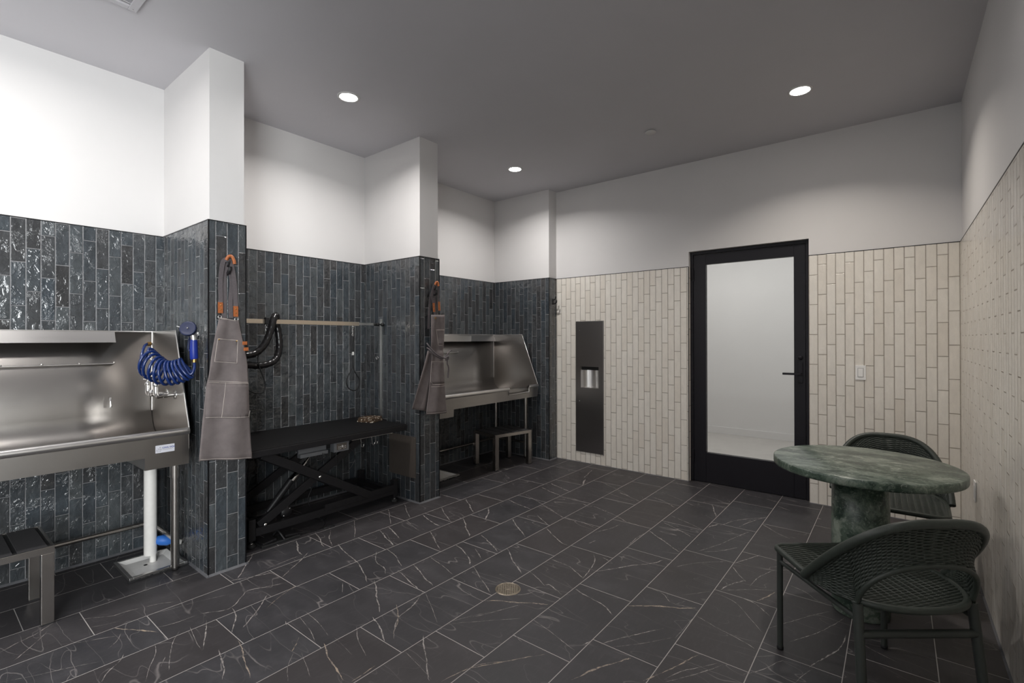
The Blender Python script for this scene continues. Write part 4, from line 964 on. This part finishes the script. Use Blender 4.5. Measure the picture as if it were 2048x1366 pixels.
o = loop('grooming_loop', 'black cord grooming loop hanging behind the draped dryer hose', [(-3.59, 1.66, 1.385), (-3.57, 1.60, 1.27), (-3.55, 1.585, 1.21), (-3.55, 1.60, 1.15), (-3.55, 1.633, 1.054), (-3.55, 1.623, .99), (-3.55, 1.564, .985), (-3.55, 1.51, 1.02), (-3.55, 1.49, 1.08)], (-3.59, 1.662, 1.470), 'g')
MB().box(-.002, .012, -.085, -.068, -.145, -.122, 0, .001).build('slider', 'plate', o)
# dryer hoses draped over the rail
dh = thing('dryer_hose', 'thick black dryer hose draped over the tan rail beside the first apron', 'hose', (-3.56, 1.72, 1.5))
pth = smooth_path([(-3.56, 1.36, 1.262), (-3.56, 1.48, 1.250), (-3.56, 1.575, 1.268), (-3.56, 1.640, 1.335), (-3.565, 1.680, 1.43), (-3.575, 1.705, 1.508), (-3.60, 1.735, 1.539), (-3.635, 1.755, 1.49), (-3.64, 1.775, 1.40), (-3.63, 1.775, 1.30), (-3.61, 1.745, 1.225), (-3.59, 1.69, 1.19), (-3.58, 1.60, 1.175), (-3.57, 1.50, 1.188), (-3.57, 1.36, 1.20)], 10)
mb = MB(); mb.tube(pth, [.0245+.0012*sin(i*1.5) for i in range(len(pth))], 16); shift(mb, (3.56, -1.72, -1.5)).build('hose_tube', 'hose_black', dh)
mb = MB(); mb.tube([p+Vector((.022, 0, .010)) for p in pth[4:60]], .003, 6); shift(mb, (3.56, -1.72, -1.5)).build('seam', 'rubber', dh)
MB().box(-.04-.006, -.04+.030, -.07, -.045, -.03, .022, 0, .004).build('rail_clip', 'rubber', dh)
wb = thing('hose_wall_bracket', 'small black bracket on the first pier side holding the dryer hose ends', 'bracket', (-3.565, Y1B+.001, 1.232))
MB().box(-.04, .04, 0, .05, -.075, .075, 0, .008).build('bracket_body', 'rubber', wb)

# ------------------------------------------------------------------ aprons and their hooks
def coat_hook(label, x, y, z):
    t = thing('wall_hook', label, 'hook', (x, y, z), 0)
    MB().box(0.001, .008, -.013, .013, -.045, .022, 0, .004).build('hook_plate', 'black', t)
    MB().tube(smooth_path([(.008, 0, -.03), (.030, 0, -.034), (.046, 0, -.02), (.048, 0, .002)], 5), [.008]*15+[.010], 10).build('hook_prong', 'black', t)
    MB().tube(smooth_path([(.008, 0, .008), (.026, 0, .012), (.036, 0, .032), (.034, 0, .042)], 5), [.006]*15+[.008], 10).build('hook_prong', 'black', t)
coat_hook('black double wall hook on the first pier holding the wide spread apron', XF, 1.205, 1.785)
coat_hook('black double wall hook on the second pier holding the folded apron', XF, 2.83, 1.775)
coat_hook('empty black double wall hook on the narrow dark tiled return at the far corner', XF3, 4.626, 1.80)

def sheet(rows, xf, nc=24, nsub=6):
    """rows: (z_left, y_left, z_right, y_right) from top to bottom; returns grid"""
    R = []
    for i in range(len(rows)-1):
        for k in range(nsub): t = k/nsub; R.append([a*(1-t)+b*t for a, b in zip(rows[i], rows[i+1])])
    R.append(rows[-1]); nr = len(R); P = []
    for i, (zl, yl, zr, yr) in enumerate(R):
        row = []
        for j in range(nc+1):
            s_ = j/nc; y = yl+(yr-yl)*s_; z = zl+(zr-zl)*s_; row.append((xf(s_, i/(nr-1), y, z), y, z))
        P.append(row)
    return P
# first apron
ap = thing('apron', 'wide grey suede work apron with pockets and leather tabs hanging spread on the first pier', 'apron', (-3.08, 1.205, 1.785), 0, 'grey work aprons')
O1 = (3.08, -1.205, -1.785)
def x1(s_, t, y, z): return -3.083+.010*sin(s_*9+t*2.2)*(0.3+t)+.008*sin(s_*4+t*7)*(.3+t)+.010*t+.006*sin(t*17+s_*2)*.5
rowsA = [(1.492, 1.157, 1.478, 1.261), (1.402, 1.136, 1.404, 1.278), (1.245, 1.110, 1.299, 1.297), (1.150, 1.098, 1.208, 1.312), (1.104, 1.090, 1.088, 1.316), (.895, 1.064, .859, 1.330), (.683, 1.045, .635, 1.347)]
bib = MB().grid(sheet(rowsA, x1, 26, 7)); shift(bib, O1).build('apron_body', 'canvas', ap, solid=.003)
def strip(pts, w, th=.0022, flat=(1, 0, 0)):
    mb = MB(); pts = [V3(p) for p in pts]; n = len(pts); up = V3(flat); vs = []
    for i, p in enumerate(pts):
        t = (pts[min(i+1, n-1)]-pts[max(i-1, 0)]).normalized(); s_ = t.cross(up).normalized(); nn = s_.cross(t)
        for a, b in ((-1, -1), (1, -1), (1, 1), (-1, 1)): vs.append(p+s_*a*w/2+nn*b*th/2)
    fs = [(i*4+k, i*4+(k+1) % 4, (i+1)*4+(k+1) % 4, (i+1)*4+k) for i in range(n-1) for k in range(4)]+[(0, 1, 2, 3), tuple((n-1)*4+k for k in range(4))]
    return mb.add(vs, fs)
def on1(y, z, d=.004): 
    # a point on the apron surface
    best = None
    for r in range(len(rowsA)-1):
        a, b = rowsA[r], rowsA[r+1]
        if a[0] >= z >= b[0] or r == len(rowsA)-2:
            t = min(1, max(0, (a[0]-z)/(a[0]-b[0]))); yl = a[1]*(1-t)+b[1]*t; yr = a[3]*(1-t)+b[3]*t
            s_ = min(1, max(0, (y-yl)/(yr-yl))); return (x1(s_, (r+t)/(len(rowsA)-1), y, z)+d, y, z)
for pts in ([(-3.062, 1.198, 1.832), (-3.068, 1.172, 1.812), (-3.079, 1.163, 1.70), (-3.083, 1.166, 1.60), (-3.081, 1.162, 1.575)],
            [(-3.060, 1.206, 1.832), (-3.074, 1.222, 1.80), (-3.077, 1.238, 1.70), (-3.079, 1.244, 1.60), (-3.078, 1.245, 1.56)],
            [(-3.088, 1.196, 1.81), (-3.090, 1.186, 1.72), (-3.092, 1.188, 1.60), (-3.092, 1.186, 1.49)],
            [(-3.088, 1.212, 1.81), (-3.091, 1.228, 1.70), (-3.092, 1.222, 1.60), (-3.092, 1.224, 1.49)]):
    shift(strip(smooth_path(pts, 5), .024), O1).build('neck_strap', 'canvas_d', ap)
for y, z0, z1 in ((1.161, 1.578, 1.515), (1.2445, 1.56, 1.497)):
    lt = shift(strip([(-3.075, y, z0), (-3.074, y, z1)], .026, .003), O1).build('leather_tab', 'leather', ap)
    mb = MB()
    for z in (z0-.018, z0-.042): mb.lathe((-3.0725, y, z), [(.0001, .002), (.0035, .0015), (.004, 0)], 10, axis='X')
    pieces(shift(mb, O1), 'rivet', 'brass', lt)
mb = MB()
for y, z in ((1.158, 1.492), (1.248, 1.482)): mb.tube([(-3.075, y+.009*cos(a), z+.011*sin(a)) for a in [j*2*pi/14 for j in range(14)]], .002, 6, closed=True)
pieces(shift(mb, O1), 'steel_ring', 'zinc', ap)
for z, y in ((1.34, 1.293), (1.304, 1.300)): shift(MB().box(-3.075, -3.068, y-.012, y+.014, z-.010, z+.010, 0, .002), O1).build('leather_tab', 'leather', ap)
mb = MB(); mb.tube(smooth_path([(-3.062, 1.188, 1.825), (-3.056, 1.196, 1.845), (-3.052, 1.212, 1.848), (-3.050, 1.224, 1.825), (-3.052, 1.228, 1.806)], 5), .009, 8)
shift(mb, O1).build('leather_hanging_loop', 'leather', ap)
def stitch(parent, lines, onf, O, nm='stitch_line'):
    mb = MB()
    for L in lines:
        P = []
        for (a, b) in zip(L[:-1], L[1:]):
            n = 10; P += [onf(a[0]+(b[0]-a[0])*k/n, a[1]+(b[1]-a[1])*k/n) for k in range(n)]
        P.append(onf(*L[-1])); mb.tube(P, .0011, 5)
    return pieces(shift(mb, O), nm, 'stitch', parent)
stitch(ap, [[(1.146, 1.366), (1.257, 1.357), (1.249, 1.222), (1.128, 1.235), (1.146, 1.366)], [(1.099, 1.118), (1.314, 1.096)], [(1.096, 1.126), (1.314, 1.104)], [(1.192, 1.112), (1.166, .908)], [(1.080, .921), (1.322, .893), (1.330, .93)], [(1.052, .690), (1.340, .643)], [(1.160, 1.485), (1.258, 1.471)]], on1, O1)
def patch(parent, corners, onf, O, nm, mat, d=.005, n=8):
    (a, b, c, e_) = corners; P = []
    for i in range(n+1):
        t = i/n; row = []
        for j in range(n+1):
            s_ = j/n; y = (a[0]*(1-s_)+b[0]*s_)*(1-t)+(e_[0]*(1-s_)+c[0]*s_)*t; z = (a[1]*(1-s_)+b[1]*s_)*(1-t)+(e_[1]*(1-s_)+c[1]*s_)*t; q = onf(y, z); row.append((q[0]-.0015, y, z))
        P.append(row)
    return shift(MB().grid(P), O).build(nm, mat, parent, solid=.002)
patch(ap, [(1.144, 1.369), (1.259, 1.360), (1.251, 1.219), (1.126, 1.232)], on1, O1, 'chest_pocket', 'canvas')
patch(ap, [(1.094, 1.120), (1.316, 1.100), (1.326, .888), (1.078, .917)], on1, O1, 'lower_pocket', 'canvas')
mb = MB()
for y, z in ((1.152, 1.362), (1.251, 1.353)): mb.lathe((on1(y, z)[0]+.001, y, z), [(.0001, .002), (.004, .001), (.0045, -.001)], 10, axis='X')
pieces(shift(mb, O1), 'rivet', 'brass', ap)

# second apron, folded and tied
aq = thing('apron', 'folded grey suede work apron tied at the waist hanging on the second pier', 'apron', (-3.08, 2.83, 1.775), 0, 'grey work aprons')
O2 = (3.08, -2.83, -1.775)
def x2(s_, t, y, z): return -3.060+.014*sin(s_*3.1)+.006*sin(s_*8+t*5)+.012*max(0, t-.35)-.014*max(0, 1-abs(t-.36)/.06)*.6
rowsB = [(1.566, 2.772, 1.572, 2.921), (1.44, 2.768, 1.44, 2.920), (1.30, 2.768, 1.28, 2.915), (1.22, 2.775, 1.20, 2.913), (1.10, 2.766, 1.08, 2.918), (.92, 2.745, .93, 2.926), (.738, 2.712, .728, 2.937)]
shift(MB().grid(sheet(rowsB, x2, 20, 6)), O2).build('apron_body', 'canvas', aq, solid=.004)
def x3(s_, t, y, z): return -3.084+.008*sin(s_*7+t*3)
shift(MB().grid(sheet([(1.27, 2.755, 1.25, 2.80), (1.13, 2.705, 1.10, 2.79), (1.00, 2.655, 1.0, 2.775), (.90, 2.62, .90, 2.765), (.797, 2.585, .760, 2.750)], x3, 12, 5)), O2).build('back_flap', 'canvas', aq, solid=.003)
def on2(y, z, d=.004):
    for r in range(len(rowsB)-1):
        a, b = rowsB[r], rowsB[r+1]
        if a[0] >= z >= b[0] or r == len(rowsB)-2:
            t = min(1, max(0, (a[0]-z)/(a[0]-b[0]))); yl = a[1]*(1-t)+b[1]*t; yr = a[3]*(1-t)+b[3]*t
            s_ = min(1, max(0, (y-yl)/(yr-yl))); return (x2(s_, (r+t)/(len(rowsB)-1), y, z)+d, y, z)
stitch(aq, [[(2.814, 1.441), (2.918, 1.442)], [(2.822, 1.436), (2.842, 1.314), (2.912, 1.304)], [(2.77, 1.176), (2.916, 1.170)], [(2.768, 1.176), (2.762, 1.01), (2.782, .985), (2.918, .978)], [(2.766, .965), (2.92, .962)], [(2.718, .748), (2.932, .738)]], on2, O2)
patch(aq, [(2.768, 1.178), (2.916, 1.172), (2.921, .98), (2.758, .99)], on2, O2, 'lower_pocket', 'canvas')
patch(aq, [(2.816, 1.442), (2.916, 1.442), (2.912, 1.306), (2.842, 1.314)], on2, O2, 'chest_pocket', 'canvas')
for pts in ([(-3.055, 2.824, 1.828), (-3.062, 2.800, 1.80), (-3.066, 2.792, 1.72), (-3.066, 2.800, 1.67)], [(-3.052, 2.832, 1.828), (-3.058, 2.853, 1.79), (-3.060, 2.858, 1.70), (-3.062, 2.861, 1.67)], [(-3.085, 2.820, 1.80), (-3.088, 2.79, 1.70), (-3.088, 2.775, 1.58), (-3.086, 2.768, 1.45)], [(-3.085, 2.838, 1.80), (-3.088, 2.838, 1.70), (-3.088, 2.842, 1.56)]):
    shift(strip(smooth_path(pts, 5), .020), O2).build('neck_strap', 'canvas_d', aq)
for y, z0, z1 in ((2.802, 1.668, 1.592), (2.862, 1.682, 1.606)):
    lt = shift(strip([(-3.060, y, z0), (-3.058, y+.004, z1)], .022, .003), O2).build('leather_tab', 'leather', aq)
    mb = MB()
    for z in (z0-.02, z0-.05): mb.lathe((-3.0570, y+.002, z), [(.0001, .002), (.003, .0015), (.0035, 0)], 10, axis='X')
    pieces(shift(mb, O2), 'rivet', 'brass', lt)
mb = MB(); mb.tube(smooth_path([(-3.056, 2.815, 1.820), (-3.050, 2.822, 1.842), (-3.047, 2.836, 1.840), (-3.046, 2.842, 1.812)], 5), .010, 8); shift(mb, O2).build('leather_hanging_loop', 'leather', aq)
mb = MB(); c = on2(2.80, 1.545); mb.lathe((c[0], 2.805, 1.540), [(.004, .001), (.008, .002), (.009, 0)], 14, axis='X'); shift(mb, O2).build('eyelet', 'brass', aq)
mb = MB()
mb.tube(smooth_path([(-3.088, 2.752, 1.29), (-3.060, 2.757, 1.275), (-3.040, 2.79, 1.235), (-3.030, 2.85, 1.205), (-3.032, 2.90, 1.205), (-3.040, 2.925, 1.215)], 6), .007, 8)
mb.tube(smooth_path([(-3.088, 2.75, 1.33), (-3.060, 2.755, 1.30), (-3.036, 2.80, 1.245), (-3.028, 2.86, 1.212), (-3.026, 2.905, 1.20)], 6), .006, 8)
mb.tube(smooth_path([(-3.024, 2.895, 1.205), (-3.018, 2.915, 1.19), (-3.020, 2.92, 1.15), (-3.026, 2.935, 1.135), (-3.03, 2.945, 1.10), (-3.03, 2.935, 1.03)], 6), .006, 8)
mb.tube(smooth_path([(-3.024, 2.905, 1.215), (-3.02, 2.945, 1.255), (-3.02, 2.972, 1.268)], 6), .005, 8)
mb.tube(smooth_path([(-3.022, 2.895, 1.20), (-3.012, 2.92, 1.215), (-3.018, 2.925, 1.19), (-3.022, 2.90, 1.185)], 6), .007, 8)
shift(mb, O2).build('waist_tie', 'canvas_d', aq)

# ------------------------------------------------------------------ marble pedestal table
tb = thing('marble_table', 'round green marble cafe table on a thick column base in the right corner', 'table', (-.137, 2.95, 0))
mb = MB(); RT = .386
mb.lathe((0, 0, 0), [(.0001, .755), (RT-.006, .755), (RT-.001, .752), (RT, .747), (RT, .724), (RT-.003, .717), (RT-.02, .713), (.0001, .713)], 96); mb.build('tabletop', 'marble', tb)
mb = MB(); mb.lathe((-.013, .045, 0), [(.0001, .0005), (.118, .0005), (.121, .004), (.121, .40), (.119, .712), (.0001, .712)], 64); mb.build('pedestal', 'marble', tb)

# ------------------------------------------------------------------ wicker chair
def seat_half(y):
    if y >= 0:
        w = .252-.012*(y/.247)
        if y > .215: c = (y-.215)/.032; w -= .032*(1-sqrt(max(0, 1-c*c)))
        return w
    q = min(1, -y/.275); return .252*(max(0, 1-q**2.5))**(1/2.5)
def outline(n=120):
    P = []
    ys = [.247-(.247)*i/20 for i in range(21)]
    R = [(seat_half(y), y) for y in ys]
    for i in range(1, 40):
        a = pi/2*i/40*1.0; R.append((.252*cos(a)**(2/2.5), -.275*sin(a)**(2/2.5)))
    R.append((0, -.275))
    L = [(-x, y) for x, y in R[:-1]][::-1]
    F = [(-seat_half(.247)+2*seat_half(.247)*i/12, .247) for i in range(1, 12)]
    return [Vector((x, y, .44)) for x, y in R+L+F]
def rimP(t):          # t in -1..1 ; outer rim of the back
    a, cy, by, bz, e_ = .275, -.0264, .292, .306, .64
    th = t*pi/2; s_, c = sin(th), cos(th)
    return Vector((a*(1 if s_ >= 0 else -1)*abs(s_)**e_, cy-by*c, .444+bz*c))
def lowP(t):          # inner edge: along the seat side, then the arch between the rear legs
    s_ = 1 if t >= 0 else -1; q = abs(t); k_ = .60
    if q > k_:
        f = (q-k_)/(1-k_); y = -.212+(.212-.0264)*f
        x = seat_half(y) if y > -.19 else .200+(seat_half(-.19)-.200)*((y+.212)/.022)
        return Vector((s_*(x+.012), y, .436))
    f = q/k_; a = f*pi/2
    return Vector((s_*.203*sin(a)**.85, -.212-.085*cos(a), .436+.166*cos(a)**.8))
def bandS(u, v):      # v 0 inner .. 1 rim
    a, b = lowP(u), rimP(u); p = a*(1-v)+b*v
    mid = sin(pi*v); out = Vector((p.x, p.y+.05, 0))
    if out.length > 1e-6: out.normalize()
    return p-out*.022*mid*(1-abs(u)**3)
def weave(mb, Sf, nu, rows, stakes, r, amp, per=5, mi=0, side=0.0):
    n = stakes*per
    for j in range(rows):
        v = (j+.5)/rows; pts = []
        for i in range(n+1):
            u = -1+2*i/n; p = Sf(u, v); du = Sf(min(1, u+.01), v)-Sf(max(-1, u-.01), v); dv = Sf(u, min(1, v+.02))-Sf(u, max(0, v-.02))
            nn = du.cross(dv)
            if nn.length > 1e-9: nn.normalize()
            pts.append(p+nn*(amp*sin(pi*stakes*(u+1)/2+pi*j)))
        mb.tube(pts, r, 5, mi, caps=False)
ch = thing('wicker_chair', 'dark green woven wicker chair with a curved open back in the right foreground', 'chair', (-.09, 2.38, 0), radians(39), 'green wicker chairs at the marble table')
mb = MB(); OL = outline(); mb.tube(OL, .0125, 10, closed=True); mb.build('seat_frame', 'wicker', ch)
def seatS(u, v):
    y = .243-.512*v; w = max(.01, seat_half(y)-.004); return Vector((u*w, y, .441-.006*(1-u*u)*sin(pi*v)))
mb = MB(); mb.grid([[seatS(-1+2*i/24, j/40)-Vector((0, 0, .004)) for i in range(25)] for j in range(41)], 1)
def seatW(u, v): return seatS(u, v)
for j in range(64):
    v = (j+.5)/64; y = .243-.512*v; w = seat_half(y)-.006
    if w < .03: continue
    ns = 18; st = .0285; n = max(8, int(2*w/.0065)); pts = []
    for i in range(n+1):
        x = -w+2*w*i/n; p = seatS(x/max(w, .01), v); pts.append(Vector((x, y, p.z+.0013*sin(pi*x/st+pi*j)+.0016)))
    mb.tube(pts, .0038, 5, 0, caps=False)
# stakes running front to back
for i in range(-8, 9):
    x = i*.0285; ys = [.24-.50*q/30 for q in range(31)]; pts = [Vector((x, y, .4405)) for y in ys if seat_half(y)-.004 > abs(x)]
    if len(pts) > 3: mb.tube(pts, .0034, 5, 0, caps=False)
mb.build('seat', ['wicker', 'wicker_core'], ch)
mb = MB()
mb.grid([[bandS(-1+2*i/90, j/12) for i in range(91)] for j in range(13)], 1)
weave(mb, bandS, 0, 27, 50, .0042, .0028)
for i in range(51):
    u = -1+2*i/50; mb.tube([bandS(u, v/10) for v in range(11)], .0034, 5, 0, caps=False)
# braided edge just under the rim
mb.tube([bandS(-1+2*i/200, .955)+Vector((0, -.006-.003*sin(i*1.1), .002*cos(i*1.1))) for i in range(201)], .0042, 5, 0)
mb.build('backrest', ['wicker', 'wicker_core'], ch)
mb = MB(); rp = [rimP(-1+2*i/120) for i in range(121)]; mb.tube(rp, [.0158+.0005*(i % 2) for i in range(121)], 12)
mb.build('back_rim', 'wicker', ch)
mb = MB(); mb.tube([lowP(-.62+1.24*i/60)+Vector((0, .0, 0)) for i in range(61)], .0095, 10); mb.build('back_arch', 'wicker', ch)
FZ = .0015
for sx in (-1, 1):
    lg = MB().tube([(sx*.230, .222, .008), (sx*.230, .222, .436)], .0122, 14).build('leg', 'greenmetal', ch)
    MB().lathe((sx*.230, .222, 0), [(.0001, .0004), (.013, .0004), (.0135, .01), (.0125, .014)], 14).build('foot_cap', 'rubber', lg)
    lg = MB().tube([(sx*.218, -.262, .008), (sx*.208, -.235, .25), (sx*.2025, -.214, .436)], .0158, 14).build('leg', 'greenmetal', ch)
    MB().lathe((sx*.218, -.262, 0), [(.0001, .0004), (.016, .0004), (.0168, .01), (.016, .014)], 14).build('foot_cap', 'rubber', lg)
    MB().cyl((sx*.230, .222, .385), (sx*.206, -.226, .385), .0095, 10).build('stretcher', 'greenmetal', ch)
MB().tube([(-.205, -.227, .335), (.205, -.227, .335)], .0140, 14).build('stretcher', 'greenmetal', ch)
ch2 = tree_copy(ch); ch2.location = (-.042, 3.558, 0); ch2.rotation_euler = (0, 0, radians(181.4))
ch2['label'] = 'dark green wicker chair behind the marble table, partly hidden by it'

# ------------------------------------------------------------------ light, world, camera
W = bpy.data.worlds.new('world'); SC.world = W; W.use_nodes = True
nt = W.node_tree; nt.nodes.clear(); wo = nt.nodes.new('ShaderNodeOutputWorld'); bg = nt.nodes.new('ShaderNodeBackground')
sky = nt.nodes.new('ShaderNodeTexSky'); sky.sky_type = 'HOSEK_WILKIE'; sky.turbidity = 8; sky.sun_direction = Vector((0.3, 0.5, .8)).normalized()
hsv = nt.nodes.new('ShaderNodeHueSaturation'); hsv.inputs['Saturation'].default_value = .35
nt.links.new(sky.outputs[0], hsv.inputs['Color']); nt.links.new(hsv.outputs[0], bg.inputs[0]); bg.inputs[1].default_value = 1.0; nt.links.new(bg.outputs[0], wo.inputs[0])
area('added_window_fill', (XR+.25, (WY0+WY1)/2, 1.45), WY1-WY0-.1, 250, (0.95, 0.965, 1.0), (radians(90), 0, radians(90)), 180, sy=2.2)  # added fill lamp shining in through the made-up window
area('hallway_light', (-1.5, 6.0, hh-.02), 2.6, 36, (1.0, 0.99, 0.985), (0, 0, 0), 180, sy=1.6)

cam = bpy.data.cameras.new('camera'); co = bpy.data.objects.new('camera', cam); COL.objects.link(co)
cam.sensor_fit = 'HORIZONTAL'; cam.sensor_width = 36.0; cam.lens = 973.33*36/2048
cam.shift_y = -(683-675.342)/2048
yaw, pit, rol = radians(38.3842), radians(.2045), radians(-.0929)
F = Vector((-sin(yaw)*cos(pit), cos(yaw)*cos(pit), sin(pit))); R = Vector((cos(yaw), sin(yaw), 0)); U = R.cross(F)
R2 = R*cos(rol)+U*sin(rol); U2 = -R*sin(rol)+U*cos(rol)
m = Matrix((R2, U2, -F)).transposed().to_4x4(); m.translation = Vector((0, 0, 1.36)); co.matrix_world = m
cam.clip_start = .02; cam.clip_end = 60
SC.camera = co
SC.view_settings.view_transform = 'Standard'; SC.view_settings.look = 'None'; SC.view_settings.exposure = 0.15; SC.view_settings.gamma = 1.0
SC.cycles.use_denoising = True
try: SC.cycles.denoiser = 'OPENIMAGEDENOISE'
except Exception: pass
SC.cycles.use_adaptive_sampling = True; SC.cycles.adaptive_threshold = 0.015
SC.cycles.max_bounces = 7; SC.cycles.diffuse_bounces = 4; SC.cycles.glossy_bounces = 4; SC.cycles.transparent_max_bounces = 8
SC.cycles.sample_clamp_indirect = 6.0; SC.cycles.caustics_reflective = False; SC.cycles.caustics_refractive = False
